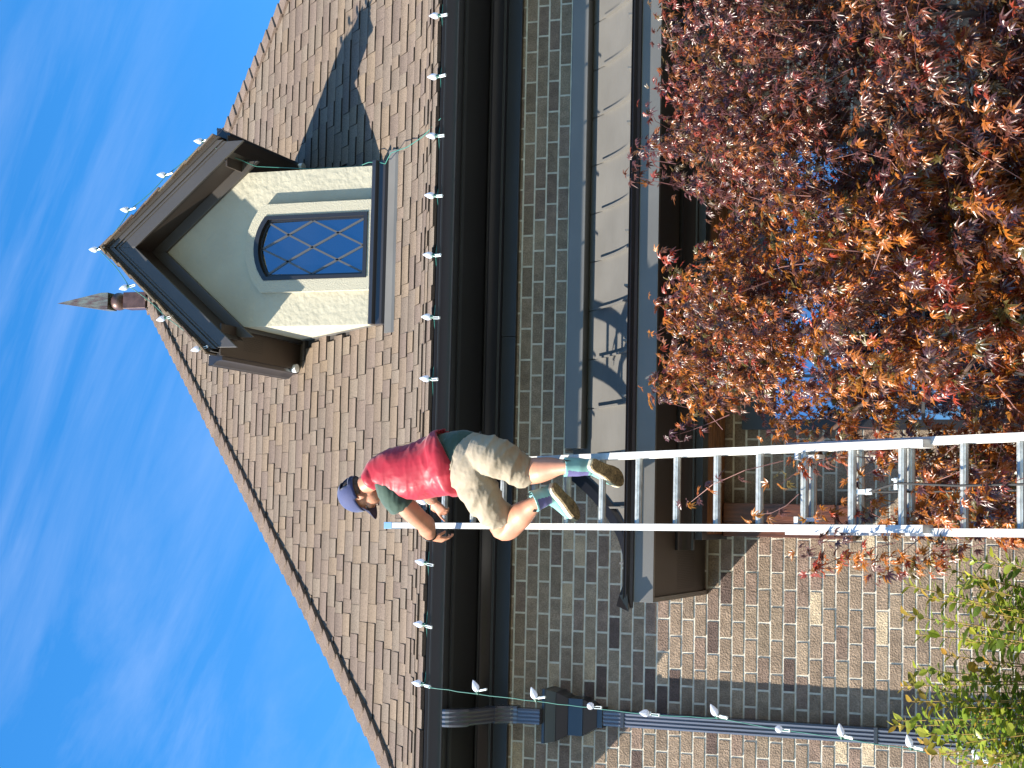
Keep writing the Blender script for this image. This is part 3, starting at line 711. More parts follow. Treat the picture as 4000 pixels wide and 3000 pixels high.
# ================================================================== LADDER
BE = radians(31)
LD = V((.0165 * cos(BE), -sin(BE), -cos(BE))).normalized(); LN = V((0, -cos(BE), sin(BE))); LX = V((1, 0, 0))
L00 = V((-.7245, -.836, 5.420))
def LP(x, s, n=0): return L00 + LD * s + LX * x + LN * n
SPC = .28
foot_s = 5.41 / cos(BE) - .02
lad = empty('extension_ladder', 'long aluminium extension ladder leaning on the dark gutter', 'ladder'); base_at(lad, LP(0, foot_s))
def lobj(name, mb, mats, parent=None, **kw):
    o = obj(name, mb, mats, None, **kw)
    if parent is None: child(o, lad)
    else: o.parent = parent; o.matrix_parent_inverse = parent.matrix_local.inverted() if False else Matrix.Identity(4); 
    return o
def rail(xc_, s0, s1, n0, w=.034, dpt=.068, out=1):
    m = MB(); c = (LP(xc_, s0) + LP(xc_, s1)) / 2; h = (s1 - s0) / 2
    m.obox(c + LN * (n0 + dpt / 2), LX, LD, LN, w / 2, h, .0022)
    m.obox(c + LN * (n0 - dpt / 2), LX, LD, LN, w / 2, h - .001, .0022)
    m.obox(c + LN * n0 + LX * out * .002, LX, LD, LN, .0022, h - .002, dpt / 2 - .0024)
    lobj('rail', m, 'alu')
FW_, BW_ = .184, .197
def rung(s, n0, hw):
    m = MB(); a, b = LP(-hw, s, n0), LP(hw, s, n0); pts = [a, b]; vs = []
    for p in pts:
        for k in range(20):
            t = 2 * pi * k / 20; r_ = .0178 + (.0011 if k % 2 else -.0003); vs.append(p + (LN * cos(t) + LD * sin(t)) * r_)
    fs = [(k, (k + 1) % 20, 20 + (k + 1) % 20, 20 + k) for k in range(20)] + [tuple(range(20))[::-1], tuple(range(20, 40))]
    m.add(vs, fs); lobj('rung', m, 'alu_r')
for sx in (-1, 1):
    rail(sx * FW_, -.56, 12.42 * SPC, .0, out=-sx); rail(sx * BW_, 9.52 * SPC, foot_s, -.055, out=-sx)
    m = MB(); m.obox(LP(sx * FW_, -.535), LX, LD, LN, .021, .042, .039); lobj('end_cap', m, 'blue_cap', bevel=.003)
    m = MB(); m.obox(LP(sx * (FW_ - .001), 12.36 * SPC), LX, LD, LN, .0185, .035, .037); lobj('slide_guard', m, 'alu', bevel=.003)
    m = MB(); m.obox(LP(sx * (FW_ - .040), 10.1 * SPC, -.012), LX, LD, LN, .0085, .065, .02); m.obox(LP(sx * (FW_ - .036), 9.9 * SPC, -.0), LX, LD, LN, .017, .012, .028)
    lobj('rung_lock', m, 'alu', kind='')
    m = MB(); m.obox(LP(sx * (BW_ - .0), foot_s - .03, -.055), LX, LD, LN, .03, .04, .045); lobj('ladder_foot', m, 'rope')
for k in range(0, 13): rung(k * SPC, .0, FW_ - .003)
for k in range(10, int(foot_s / SPC)): rung(k * SPC + .0, -.057, BW_ - .003)
pu = LP(-.02, 11.28 * SPC, -.02)
m = MB(); m.obox(LP(-.02, 11.12 * SPC, -.02), LX, LD, LN, .010, .03, .012); m.obox(pu, LX, LD, LN, .013, .018, .005); lobj('pulley', m, 'clip')
m = MB(); m.tube([pu, LP(.012, 11.9 * SPC, .022), LP(.014, 12 * SPC, .0245), LP(-.001, 13.1 * SPC, .03), LP(.002, 17 * SPC, .02), LP(.0, 21 * SPC, .01)], .0052, 6)
m.tube([pu, LP(-.022, 12.05 * SPC, -.035), LP(-.02, 15 * SPC, -.06), LP(-.02, 21 * SPC, -.06)], .0045, 6); lobj('rope', m, 'rope', kind='')
m = MB(); m.obox(LP(.03, 11.93 * SPC, .02), LX, LD, LN, .0035, .012, .016); m.obox(LP(.012, 11.93 * SPC, .021), LX, LD, LN, .026, .008, .004); lobj('rope_clip', m, 'clip')

# ================================================================== STRING LIGHTS
def bulb(root, base, d, clipd, size=1.3, rw=RT):
    """clear faceted bulb: base point, tip direction, clip direction"""
    d = V(d).normalized(); a = d.orthogonal().normalized(); b = d.cross(a); k = size
    m = MB(); pr = [(0, .009), (.006, .0135), (.014, .0165), (.024, .0155), (.036, .0105), (.046, .0055), (.053, .0015)]
    m.rings([(d * (z * k), a * (r_ * k), b * (r_ * k)) for z, r_ in pr], 9)
    o = obj('bulb', m, 'bulb', None); o.location = V(base) + d * .012; child_keep(o, root)
    m = MB(); m.rings([(d * -.016 * k, a * .0075 * k, b * .0075 * k), (d * .001 * k, a * .0095 * k, b * .0095 * k)], 10); s_ = obj('socket', m, 'green', None); s_.parent = o
    c = V(clipd).normalized(); e = c.cross(d); e = e.normalized() if e.length > .1 else a
    m = MB(); n_ = e.cross(c).normalized()
    m.obox(d * .0 * k + c * .004 * k, c, e, n_, .009 * k, .008 * k, .0015 * k)
    m.obox(c * .034 * k, c, e, n_, .018 * k, .0014 * k, .0045 * k); m.obox(c * .034 * k + e * .009 * k, c, e, n_, .016 * k, .0012 * k, .0035 * k); m.obox(c * .053 * k + e * .004 * k, c, e, n_, .002 * k, .006 * k, .0045 * k)
    q = obj('clip', m, 'clip', None); q.parent = o
    return o
def child_keep(o, root): o.parent = root; o.matrix_parent_inverse = Matrix.Translation(-V(root.location))
# along the main gutter
sl = empty('light_string', 'green cord with clear bulbs clipped along the long main gutter edge', 'string lights', (-1.85, -.70, 5.57))
gb = [(1727, 60), (1718, 298), (1712, 530), (1709, 765), (1700, 998), (1694, 1238), (1685, 1481), (1678, 1962), (1672, 2200), (1667, 2441), (1660, 2672)]
pts = []
for i, (x, y) in enumerate([(1727, -200)] + gb[:-1] + [gb[-1]]):
    p = P(x, y, -.692); p.z = 5.582; pts.append(p)
for i, p in enumerate(pts):
    if i: bulb(sl, (p.x, -.692, 5.590), (.06 * rnd.uniform(-1, 1) + .08, .10, 1), (rnd.uniform(-.15, .15), -.35, -1))
cp = []
for a, b in zip(pts, pts[1:]):
    for k in range(6): q_ = a.lerp(b, k / 6); q_.z += -.006 * sin(pi * k / 6) + rnd.uniform(-.002, .002); q_.y = -.688 + rnd.uniform(-.003, .003) + .018 * sin(pi * k / 6); cp.append(q_)
cp.append(pts[-1]); m = MB(); m.tube(cp, .0026, 5); o = obj('cord', m, 'cord', None, smooth=True); child_keep(o, sl)
# hanging strand
hs_ = empty('hanging_light_string', 'loose green cord of clear bulbs hanging down from the gutter over the downspout', 'string lights', P(1672, 2684, -.72))
hp = [(1672, 2684), (1868, 2712), (2095, 2740), (2310, 2765), (2540, 2792), (2803, 2806), (3041, 2850), (3288, 2885), (3559, 2928), (3825, 2978), (4150, 3030)]
cp = []
for i, (x, y) in enumerate(hp): cp.append(P(x, y, -.72 - .004 * i))
m = MB(); dense = []
for a, b in zip(cp, cp[1:]):
    for k in range(5): dense.append(a.lerp(b, k / 5) + V((rnd.uniform(-.002, .002), 0, 0)))
dense.append(cp[-1]); m.tube(dense, .0028, 5); o = obj('cord', m, 'cord', None, smooth=True); child_keep(o, hs_)
dirs = [((.92, -.1, .35), (.25, -.2, -1)), ((.9, -.2, .3), (.2, -.2, -1)), ((.2, -.9, -.2), (.05, -.2, -1)), ((.1, -.8, .5), (.0, -.2, -1)), ((.8, -.2, .4), (-.1, -.2, -1)), ((.0, -.95, -.3), (.0, -.3, -1)), ((.9, -.3, .1), (-.1, -.3, -1)), ((.85, -.3, .2), (-.1, -.2, -1)), ((.8, -.2, .4), (-.15, -.2, -1))]
for p, (d, c_) in zip(cp[1:], dirs): bulb(hs_, p + V((.008, -.008, 0)), d, c_)
# dormer string
dsn = empty('dormer_light_string', 'green cord with clear bulbs clipped along both rakes of the dormer gable', 'string lights', (DC, YF, DZP + .27))
db = [(797, 552), (652, 684), (508, 820), (385, 975), (504, 1118), (650, 1240), (786, 1358)]
cp = []
for i, (x, y) in enumerate(db):
    p = P(x, y, YF - .03); cp.append(p); sg = -1 if i > 3 else 1
    bulb(dsn, p, (.25 * (1 if i > 3 else .35) * (-1 if i > 3 else 1) + (.0), -.05, 1) if i != 3 else (.05, 0, 1), (.2, -.2, -1))
dense = []
for a, b in zip(cp, cp[1:]):
    for k in range(8): q_ = a.lerp(b, k / 8); f_ = sin(pi * k / 8); q_ += V((0, -.004, -.022 * f_)); dense.append(q_)
dense.append(cp[-1]); m = MB(); m.tube(dense, .003, 5); o = obj('cord', m, 'cord', None, smooth=True); child_keep(o, dsn)
m = MB(); m.tube([cp[0], P(880, 600, YF + .02), P(940, 625, .1), P(1000, 650, .18), P(1200, 660, .26), P(1397, 651, .24), P(1440, 634, .16), P(1478, 633, .12), P(1505, 640, .06), P(1519, 612, -.02), P(1528, 597, -.06), P(1590, 575, -.25), P(1650, 535, -.45), P(1695, 490, -.58), P(1722, 462, -.69)], .003, 5)
o = obj('lead_wire', m, 'cord', None, smooth=True); child_keep(o, dsn)

# ================================================================== PERSON
def LF(m, secs, n=26, sub=3, cap=True, power=1.0):
    """loft through (x, y, Y, halfwidth_px, depth_ratio) sections given as seen in the photograph and set at real depths"""
    pts = [P(a[0], a[1], a[2]) for a in secs]; rs = [a[3] / ppm(p) for a, p in zip(secs, pts)]; rt = [a[4] for a in secs]
    def cr(v, i, t):
        g = lambda k: v[max(0, min(len(v) - 1, k))]
        p0, p1, p2, p3 = g(i - 1), g(i), g(i + 1), g(i + 2)
        return (p1 * 2 + (p2 - p0) * t + (p0 * 2 - p1 * 5 + p2 * 4 - p3) * t * t + (p1 * 3 - p0 - p2 * 3 + p3) * t * t * t) * .5
    C_, R_, K_ = [], [], []
    for i in range(len(pts) - 1):
        for k in range(sub): t = k / sub; C_.append(cr(pts, i, t)); R_.append(max(cr(rs, i, t), .002)); K_.append(cr(rt, i, t))
    C_.append(pts[-1]); R_.append(rs[-1]); K_.append(rt[-1]); out = []
    for i, c in enumerate(C_):
        t = (C_[min(i + 1, len(C_) - 1)] - C_[max(i - 1, 0)]).normalized(); w_ = (c - CAM).normalized()
        sd_ = t.cross(w_); sd_ = sd_.normalized() if sd_.length > .05 else RT; dp = sd_.cross(t).normalized()
        out.append((c, sd_ * R_[i], dp * R_[i] * K_[i]))
    m.rings(out, n, cap, power=power)
def fuse(mb, voxel, smooth_it=6, disp=None, name='m'):
    me = bpy.data.meshes.new('tmp'); me.from_pydata(mb.v, [], mb.f); fixn(me)
    o = bpy.data.objects.new('tmp', me); C.objects.link(o)
    md = o.modifiers.new('r', 'REMESH'); md.mode = 'VOXEL'; md.voxel_size = voxel; md.adaptivity = 0
    if smooth_it: sm = o.modifiers.new('s', 'SMOOTH'); sm.factor = .5; sm.iterations = smooth_it
    bpy.context.view_layer.update(); dg = bpy.context.evaluated_depsgraph_get()
    out = bpy.data.meshes.new_from_object(o.evaluated_get(dg)); bpy.data.objects.remove(o); bpy.data.meshes.remove(me)
    if disp:
        nn = len(out.vertices); co = np.empty(nn * 3); out.vertices.foreach_get('co', co); co = co.reshape(-1, 3)
        no = np.empty(nn * 3); out.vertices.foreach_get('normal', no); no = no.reshape(-1, 3)
        d = np.array([disp(V(c), V(n_)) for c, n_ in zip(co, no)]); co = co + no * d[:, None]; out.vertices.foreach_set('co', co.ravel())
    out.polygons.foreach_set('use_smooth', [True] * len(out.polygons)); out.update(); return out
man = empty('person', 'man in red vest, khaki shorts, blue cap and teal ankle boots crouching on the ladder', 'person', tuple(LP(0, 5 * SPC, .02)))
def mobj(name, me, mats):
    o = bpy.data.objects.new(name, me); C.objects.link(o); me.materials.clear()
    for q_ in (mats if isinstance(mats, (list, tuple)) else [mats]): me.materials.append(M[q_])
    child_keep(o, man); return o
DP = -1.62
# ---- head frame
HC = P(1414, 1926, -1.56); hs = .93
hf = (-RT * .80 - UP * .42 + FW * .40).normalized()
hu = (UP * .93 + RT * .20); hu = (hu - hf * hu.dot(hf)).normalized(); hl = hu.cross(hf).normalized()   # hl: his left (towards camera side)
if hl.dot(FW) > 0: hl = -hl
def H(f, l, u): return HC + (hf * f + hl * l + hu * u) * hs
skin = MB()
def hb(f, l, u, rf, rl, ru, n=16, mm_=10): skin.ball(H(f, l, u), hf * rf * hs, hl * rl * hs, hu * ru * hs, n, mm_)
hb(-.005, 0, .03, .100, .078, .095)           # skull
hb(.035, 0, -.045, .062, .058, .062)          # face and jaw
hb(.062, 0, -.088, .026, .028, .022)          # chin
skin.rings([(H(.085, 0, .015), hl * .010, hu * .006), (H(.103, 0, -.005), hl * .012, hu * .008), (H(.116, 0, -.022), hl * .014, hu * .010), (H(.100, 0, -.032), hl * .013, hu * .008)], 10)
hb(.088, 0, -.058, .014, .022, .010); hb(.086, 0, .020, .016, .045, .010)
hb(.072, .040, -.022, .022, .018, .018); hb(.072, -.040, -.022, .022, .018, .018)
for sg in (1, -1):                             # ears
    skin.rings([(H(-.012, sg * .074, -.040), hf * .008, hu * .010), (H(-.018, sg * .084, -.020), hf * .015, hu * .018), (H(-.022, sg * .087, .0), hf * .018, hu * .022), (H(-.022, sg * .084, .018), hf * .013, hu * .012)], 12)
# neck
LF(skin, [(1425, 1895, -1.60, 38, .95), (1450, 1880, -1.62, 38, .95), (1480, 1868, -1.62, 42, .9), (1510, 1860, -1.62, 60, .6)], sub=2)
# trunk inside the clothes
LF(skin, [(1490, 1862, DP, 50, .6), (1530, 1850, DP, 78, .6), (1620, 1842, DP, 92, .6), (1720, 1815, DP - .01, 92, .6), (1800, 1800, DP - .03, 92, .65), (1850, 1815, DP - .05, 98, .7), (1885, 1815, DP - .05, 80, .7)])
# left arm (towards the camera side)
LF(skin, [(1520, 1905, -1.62, 36, .9), (1560, 1950, -1.60, 38, .9), (1600, 1992, -1.55, 40, .9), (1640, 2030, -1.47, 37, .95), (1662, 2046, -1.38, 36, 1), (1668, 2066, -1.27, 34, 1), (1676, 2083, -1.16, 26, .9), (1683, 2098, -1.08, 20, .75)])
# right arm behind the body
LF(skin, [(1520, 1800, -1.60, 34, .9), (1600, 1850, -1.45, 38, .9), (1650, 1895, -1.32, 36, .9), (1672, 1930, -1.15, 30, .9), (1690, 1955, -1.02, 21, .8)])
def hand(m, w_, d, nrm, thumb, curls, sc=1.0, spread=.10):
    """wrist point, finger direction, palm normal (side the fingers curl to), +1/-1 thumb side"""
    w_ = V(w_); d = V(d).normalized(); nrm = V(nrm); nrm = (nrm - d * nrm.dot(d)).normalized(); s_ = d.cross(nrm) * thumb
    k = sc
    m.rings([(w_ - d * .01, s_ * .024 * k, nrm * .017 * k), (w_ + d * .02 * k, s_ * .030 * k, nrm * .016 * k), (w_ + d * .055 * k, s_ * .039 * k, nrm * .014 * k), (w_ + d * .085 * k, s_ * .039 * k, nrm * .012 * k), (w_ + d * .093 * k, s_ * .034 * k, nrm * .010 * k)], 16)
    for i, (ln, off) in enumerate(((.072, .030), (.080, .010), (.075, -.010), (.058, -.029))):
        p = w_ + d * (.085 - abs(off) * .15) * k + s_ * off * k; dd = (d + s_ * (off / .03) * spread).normalized(); pts = [p - dd * .012, p]; a = 0
        for j_, fr in enumerate((.45, .32, .26)):
            a += curls[i] * (.7 if j_ == 0 else 1.0); v = dd * cos(a) + nrm * sin(a); p = p + v * ln * fr * k; pts.append(p)
        m.tube(pts, [.0085 * k, .0092 * k, .0086 * k, .0078 * k, .0062 * k], 8)
    p = w_ + d * .022 * k + s_ * .026 * k; v = (s_ * .75 + d * .6 + nrm * .35).normalized(); pts = [p - v * .01, p + v * .028 * k, p + v * .028 * k + (d * .8 + nrm * .5 + s_ * .2).normalized() * .030 * k, p + v * .028 * k + (d * .8 + nrm * .6).normalized() * .052 * k]
    m.tube(pts, [.012 * k, .0115 * k, .0095 * k, .007 * k], 8)
wL = P(1684, 2101, -1.065)
hand(skin, wL, -UP * .78 - RT * .16 + FW * .38, RT * .75 + FW * .4, 1, (.35, .45, .55, .6), .92)
wR = P(1691, 1958, -1.0)
hand(skin, wR, -UP * .62 - RT * .72 + FW * .12, -UP * .2 + FW * .6 + RT * .2, -1, (.12, .7, .8, .85), .92)
# legs
LF(skin, [(1890, 1930, -1.62, 60, .9), (1930, 1990, -1.52, 52, .95), (1955, 2035, -1.42, 50, .95), (1962, 2062, -1.37, 48, 1), (1985, 2060, -1.38, 50, 1), (2015, 2028, -1.43, 52, .95), (2040, 2006, -1.48, 49, .95), (2066, 1986, -1.51, 39, .9), (2090, 1966, -1.54, 28, .9), (2125, 1946, -1.55, 20, .9)])
LF(skin, [(1960, 1800, -1.72, 60, .9), (2010, 1830, -1.62, 54, .95), (2040, 1842, -1.57, 52, .95), (2075, 1840, -1.58, 52, .95), (2110, 1836, -1.62, 50, .95), (2150, 1828, -1.64, 43, .95), (2185, 1824, -1.66, 32, .95), (2240, 1822, -1.68, 25, .95)])
body = mobj('body', fuse(skin, .0052, 3), 'skin')
# eye and brow on the visible side
for sg in (1, -1):
    m = MB(); m.ball(H(.074, sg * .034, .002), hf * .010, hl * .009, hu * .007, 10, 6); o = obj('eye', m, 'clip', None, smooth=True); child_keep(o, man)
    m = MB(); m.ball(H(.083, sg * .036, .001), hf * .004, hl * .005, hu * .005, 8, 5); o2 = obj('pupil', m, 'tab', None); o2.parent = o
# ---- hair, cap
m = MB(); vs = []; fs = []; nn = 26; mmr = 12
def shell(m, rf, rl, ru, keep, cf=-.005, cu=.03, n=36, mr=22, th=.006):
    idx = {}; vs = []; fs = []
    for i in range(mr + 1):
        ph = -pi / 2 + pi * i / mr
        for k in range(n):
            t = 2 * pi * k / n; f = cos(ph) * cos(t); l_ = cos(ph) * sin(t); u = sin(ph)
            idx[i, k] = len(vs); vs.append((f, l_, u))
    for i in range(mr):
        for k in range(n):
            q_ = [idx[i, k], idx[i, (k + 1) % n], idx[i + 1, (k + 1) % n], idx[i + 1, k]]
            c = [sum(vs[j][a] for j in q_) / 4 for a in range(3)]
            if keep(*c): fs.append(q_)
    W = [H(cf + f * rf, l_ * rl, cu + u * ru) for f, l_, u in vs]; W2 = [H(cf + f * (rf - th), l_ * (rl - th), cu + u * (ru - th)) for f, l_, u in vs]
    k0 = len(W); F = list(map(tuple, fs)) + [tuple(j + k0 for j in f[::-1]) for f in fs]
    ec = {}
    for f in fs:
        for a, b in zip(f, f[1:] + f[:1]): ec[(a, b)] = 1
    for (a, b) in list(ec):
        if (b, a) not in ec: F.append((a, b, b + k0, a + k0))
    m.add(W + W2, F)
m = MB(); shell(m, .106, .083, .100, lambda f, l_, u: (f < -.12 and u > -.85 and u < .5) and not (f > -.35 and u < -.3), th=.012)
o = obj('hair', m, 'hair', None, smooth=True); child_keep(o, man)
m = MB()
def capkeep(f, l_, u):
    if u < -.20 + .06 * f: return False
    if f < -.55 and abs(l_) < .42 and u < .50 and u > -.05: return False     # opening above the strap
    return True
shell(m, .116, .094, .116, capkeep, cu=.034, th=.005)
o = obj('cap', m, 'cap', None, smooth=True); child_keep(o, man); capo = o
m = MB(); pr = []
for k in range(9):
    t = radians(-30 + 60 * k / 8) + pi; pr.append((cos(t), sin(t)))
vs = []
for f, l_ in pr: vs += [H(-.005 + f * .117, l_ * .095, .010), H(-.005 + f * .117, l_ * .095, .030)]
m.add(vs, [(2 * i, 2 * i + 2, 2 * i + 3, 2 * i + 1) for i in range(8)]); q_ = obj('cap_strap', m, 'cap_d', None); q_.parent = capo; 
q_.matrix_parent_inverse = Matrix.Identity(4)
m = MB(); vs = []; nb = 13
for k in range(nb):
    t = radians(-62 + 124 * k / (nb - 1)); 
    a = (-.005 + .112 * cos(t), .090 * sin(t), .014); b = (-.005 + (.112 + .085 * max(0, cos(t * 1.25)) ** .6) * cos(t * .75),   .082 * sin(t * 1.0), .004 - .022 * abs(sin(t)) ** 1.5)
    vs += [H(*a), H(*b), H(a[0], a[1], a[2] - .005), H(b[0], b[1], b[2] - .004)]
fs = []
for k in range(nb - 1): i = 4 * k; fs += [(i, i + 1, i + 5, i + 4), (i + 2, i + 6, i + 7, i + 3), (i + 1, i + 3, i + 7, i + 5)]
m.add(vs, fs); q_ = obj('cap_brim', m, 'cap_d', None, smooth=True); q_.parent = capo; q_.matrix_parent_inverse = Matrix.Identity(4)
# ---- clothes
def fold(freqs, amp):
    def f(c, n_):
        s_ = 0
        for (sc, st, am) in freqs:
            v = V((c.dot(RT) * st[0], c.dot(UP) * st[1], c.dot(FW) * st[2])) * sc; x_ = noise.noise(v); s_ += am * (1 - abs(x_) * 2.2)
        return s_ * amp
    return f
sh_ = MB()
LF(sh_, [(1488, 1850, DP, 48, .6), (1520, 1846, DP, 76, .6), (1600, 1842, DP, 98, .6), (1700, 1818, DP, 112, .6), (1775, 1806, DP - .02, 118, .62), (1815, 1800, DP - .03, 117, .66), (1838, 1806, DP - .03, 104, .66)])
LF(sh_, [(1500, 1870, -1.62, 40, .9), (1515, 1895, -1.63, 50, .92), (1535, 1925, -1.62, 56, .92), (1556, 1953, -1.60, 57, .92), (1568, 1968, -1.58, 57, .92), (1567, 1966, -1.58, 50, .92), (1545, 1940, -1.6, 44, .92)], sub=2)
LF(sh_, [(1490, 1830, -1.60, 40, .9), (1530, 1800, -1.58, 50, .92), (1575, 1830, -1.50, 48, .92)], sub=2)
mobj('tshirt', fuse(sh_, .0065, 3, fold([(9, (1, .5, 1), 1), (22, (.5, 1.4, 1), .5)], .005)), 'shirt')
ve = MB()
LF(ve, [(1438, 1882, -1.63, 34, 1.0), (1450, 1872, -1.63, 42, .9), (1468, 1860, DP - .0, 56, .78), (1490, 1850, DP - .005, 69, .70), (1520, 1846, DP - .01, 85, .68), (1565, 1843, DP - .01, 97, .66), (1620, 1842, DP - .01, 110, .66), (1680, 1827, DP - .01, 118, .66), (1720, 1816, DP - .02, 124, .68), (1740, 1809, DP - .03, 130, .70), (1755, 1806, DP - .035, 136, .70), (1758, 1805, DP - .035, 126, .64)], n=36)
vfold = fold([(7, (1.0, .55, 1), 1.0), (17, (.5, 1.3, 1), .45), (34, (.5, 1.0, 1), .15)], .0065)
mobj('vest', fuse(ve, .0058, 3, vfold), 'vest')
so2 = MB()
LF(so2, [(1800, 1797, DP - .03, 108, .70), (1806, 1799, DP - .03, 115, .74), (1830, 1808, DP - .04, 122, .78), (1865, 1820, DP - .05, 122, .85), (1895, 1822, DP - .05, 103, .85), (1910, 1820, DP - .05, 66, .8)], n=36)
LF(so2, [(1845, 1860, DP - .05, 86, .9), (1870, 1915, DP - .03, 82, .9), (1893, 1955, DP + .02, 76, .9), (1920, 1990, -1.52, 69, .92), (1947, 2012, -1.47, 64, .92), (1945, 2010, -1.47, 57, .92), (1920, 1985, -1.52, 54, .92)], n=30)
LF(so2, [(1870, 1765, DP - .10, 76, .9), (1915, 1778, DP - .13, 81, .9), (1960, 1796, -1.72, 78, .92), (2005, 1822, -1.65, 70, .92), (2046, 1844, -1.60, 66, .92), (2043, 1842, -1.60, 58, .92), (2005, 1822, -1.65, 54, .92)], n=30)
def sfold(c, n_):
    q1 = noise.noise(V((c.dot(RT) * 5, c.dot(UP) * 13 + c.dot(RT) * 9, c.dot(FW) * 6))); q2 = noise.noise(V((c.dot(RT) * 18, c.dot(UP) * 40, c.dot(FW) * 14)) + V((5, 2, 1)))
    return .0085 * (1 - abs(q1) * 2.4) + .002 * (1 - abs(q2) * 2) - .007
mobj('shorts', fuse(so2, .0060, 2, sfold), 'shorts')
for x, y, Y in ((1797, 1798, DP - .115), (1877, 1690, DP - .1)):
    p = P(x, y, Y); m = MB(); m.obox(p, RT, UP, FW, .006, .006, .012); o = obj('pocket_button', m, 'tab', None, bevel=.003); child_keep(o, man)
# wrist band
c_ = P(1679, 2090, -1.12); t = (P(1684, 2100, -1.065) - P(1673, 2078, -1.2)).normalized(); a = t.cross(FW).normalized(); b = a.cross(t)
m = MB(); m.tube([c_ + (a * cos(k * pi / 8) * .038 + b * sin(k * pi / 8) * .034) for k in range(17)], .0048, 6, cap=False); o = obj('wrist_band', m, 'band', None, smooth=True); child_keep(o, man)
# ---- boots
def solve_sole(h, t_, Yc, ln):
    lo, hi = 0, .25
    for _ in range(40):
        a_ = (lo + hi) / 2
        if (P(*t_, Yc + a_) - P(*h, Yc - a_)).length < ln: lo = a_
        else: hi = a_
    return P(*h, Yc - a_), P(*t_, Yc + a_)
def boot(hpx, tpx, Yc, ankle, top, side, ln=.255, roll=0, tw=1.0):
    h, t_ = solve_sole(hpx, tpx, Yc, ln); d = (t_ - h).normalized(); ln = (t_ - h).length
    up = V(ankle) - h.lerp(t_, .22); up = (up - d * up.dot(d)).normalized(); fp = (FW - d * FW.dot(d)).normalized(); up = (up * .5 + fp * .5).normalized(); s_ = d.cross(up).normalized() * side
    up = (up + s_ * roll).normalized(); s_ = d.cross(up).normalized() * side
    out = [(0.0, .018, .0), (.05, .030, .0), (.15, .034, .0), (.30, .033, .003), (.45, .036, .006), (.60, .044, .008), (.75, .047, .008), (.87, .041, .005), (.95, .030, .001), (1.0, .012, -.003)]
    def outline(e, z): 
        L_ = [h + d * (f * ln + (e if f > .9 else (-e if f < .05 else 0))) + s_ * (o_ + w__ + e) + up * z for f, w__, o_ in out]
        R_ = [h + d * (f * ln + (e if f > .9 else (-e if f < .05 else 0))) + s_ * (o_ - w__ - e) + up * z for f, w__, o_ in out]
        return L_ + R_[::-1]
    def slab(e0, z0, e1, z1):
        m = MB(); A = outline(e0, z0); B = outline(e1, z1); n = len(A)
        m.add(A + B, [(i, (i + 1) % n, n + (i + 1) % n, n + i) for i in range(n)] + [tuple(range(n))[::-1], tuple(range(n, 2 * n))]); return m
    upm = MB(); secs = []
    prof_ = [(.015, .022, .050), (.10, .033, .075), (.25, .036, .095), (.38, .036, .088), (.50, .038, .070), (.62, .042, .058), (.75, .043, .048), (.87, .037, .038), (.955, .026, .026), (.99, .010, .014)]
    for f, hw, ht in prof_: secs.append((h + d * f * ln + up * (.018 + ht * .42) + s_ * .005, s_ * hw, up * ht * .58))
    upm.rings(secs, 22)
    a0 = h.lerp(t_, .20) + up * .05; A = V(ankle); T_ = V(top); ax = (T_ - a0)
    sec2 = []
    for f, rf_, rs_ in ((0, .054, .038), (.25, .052, .040), (.5, .056, .046), (.75, .056, .047), (1.12, .057 * tw, .048 * tw), (1.12, .049 * tw, .040 * tw), (.9, .044, .035)):
        c = a0 + ax * f; dd = (d - ax.normalized() * d.dot(ax.normalized())).normalized(); sec2.append((c, dd * rf_, ax.normalized().cross(dd) * rs_))
    upm.rings(sec2, 22)
    me = fuse(upm, .0050, 4)
    # purple elastic gore on the side of the shaft
    axn = ax.normalized(); bo = mobj('boot', me, ['boot', 'gore'])
    for p in me.polygons:
        c = p.center - a0; hgt_ = c.dot(axn) / ax.length; fo_ = c.dot(d)
        dd = (d - axn * d.dot(axn)).normalized(); fo_ = c.dot(dd); sd__ = c.dot(axn.cross(dd))
        wdt = .020 + .020 * max(0, hgt_)
        if .12 < hgt_ < .98 and abs(fo_ - .012) < wdt and abs(sd__) > .008: p.material_index = 1
    mid = obj('midsole', slab(.002, .004, .004, .026), 'sole_w', None, bevel=.004); mid.parent = bo
    ots = obj('outsole', slab(-.001, -.007, .000, .0038), 'sole_b', None, bevel=.002); ots.parent = bo
    for sg in (1, -1):
        q_ = T_ + (d - axn * d.dot(axn)).normalized() * .044 * sg; m = MB()
        dd = (d - axn * d.dot(axn)).normalized(); sv = axn.cross(dd)
        m.tube([q_ - axn * .018, q_ + axn * .018 + dd * .002 * sg, q_ + axn * .026 + dd * .008 * sg, q_ + axn * .016 + dd * .014 * sg, q_ - axn * .014 + dd * .008 * sg], .0052, 4)
        tb = obj('pull_tab', m, 'tab', None); tb.parent = bo
    return bo
y5 = (L00 + LD * 5 * SPC).y; y4 = (L00 + LD * 4 * SPC).y
boot((2312, 1808), (2434, 1885), y5 - .01, P(2245, 1826, -1.69), P(2214, 1824, -1.67), 1, .262, tw=1.02)
boot((2160, 1895), (2262, 2022), y4 - .07, P(2135, 1943, -1.59), P(2090, 1957, -1.572), 1, .262, tw=1.14)

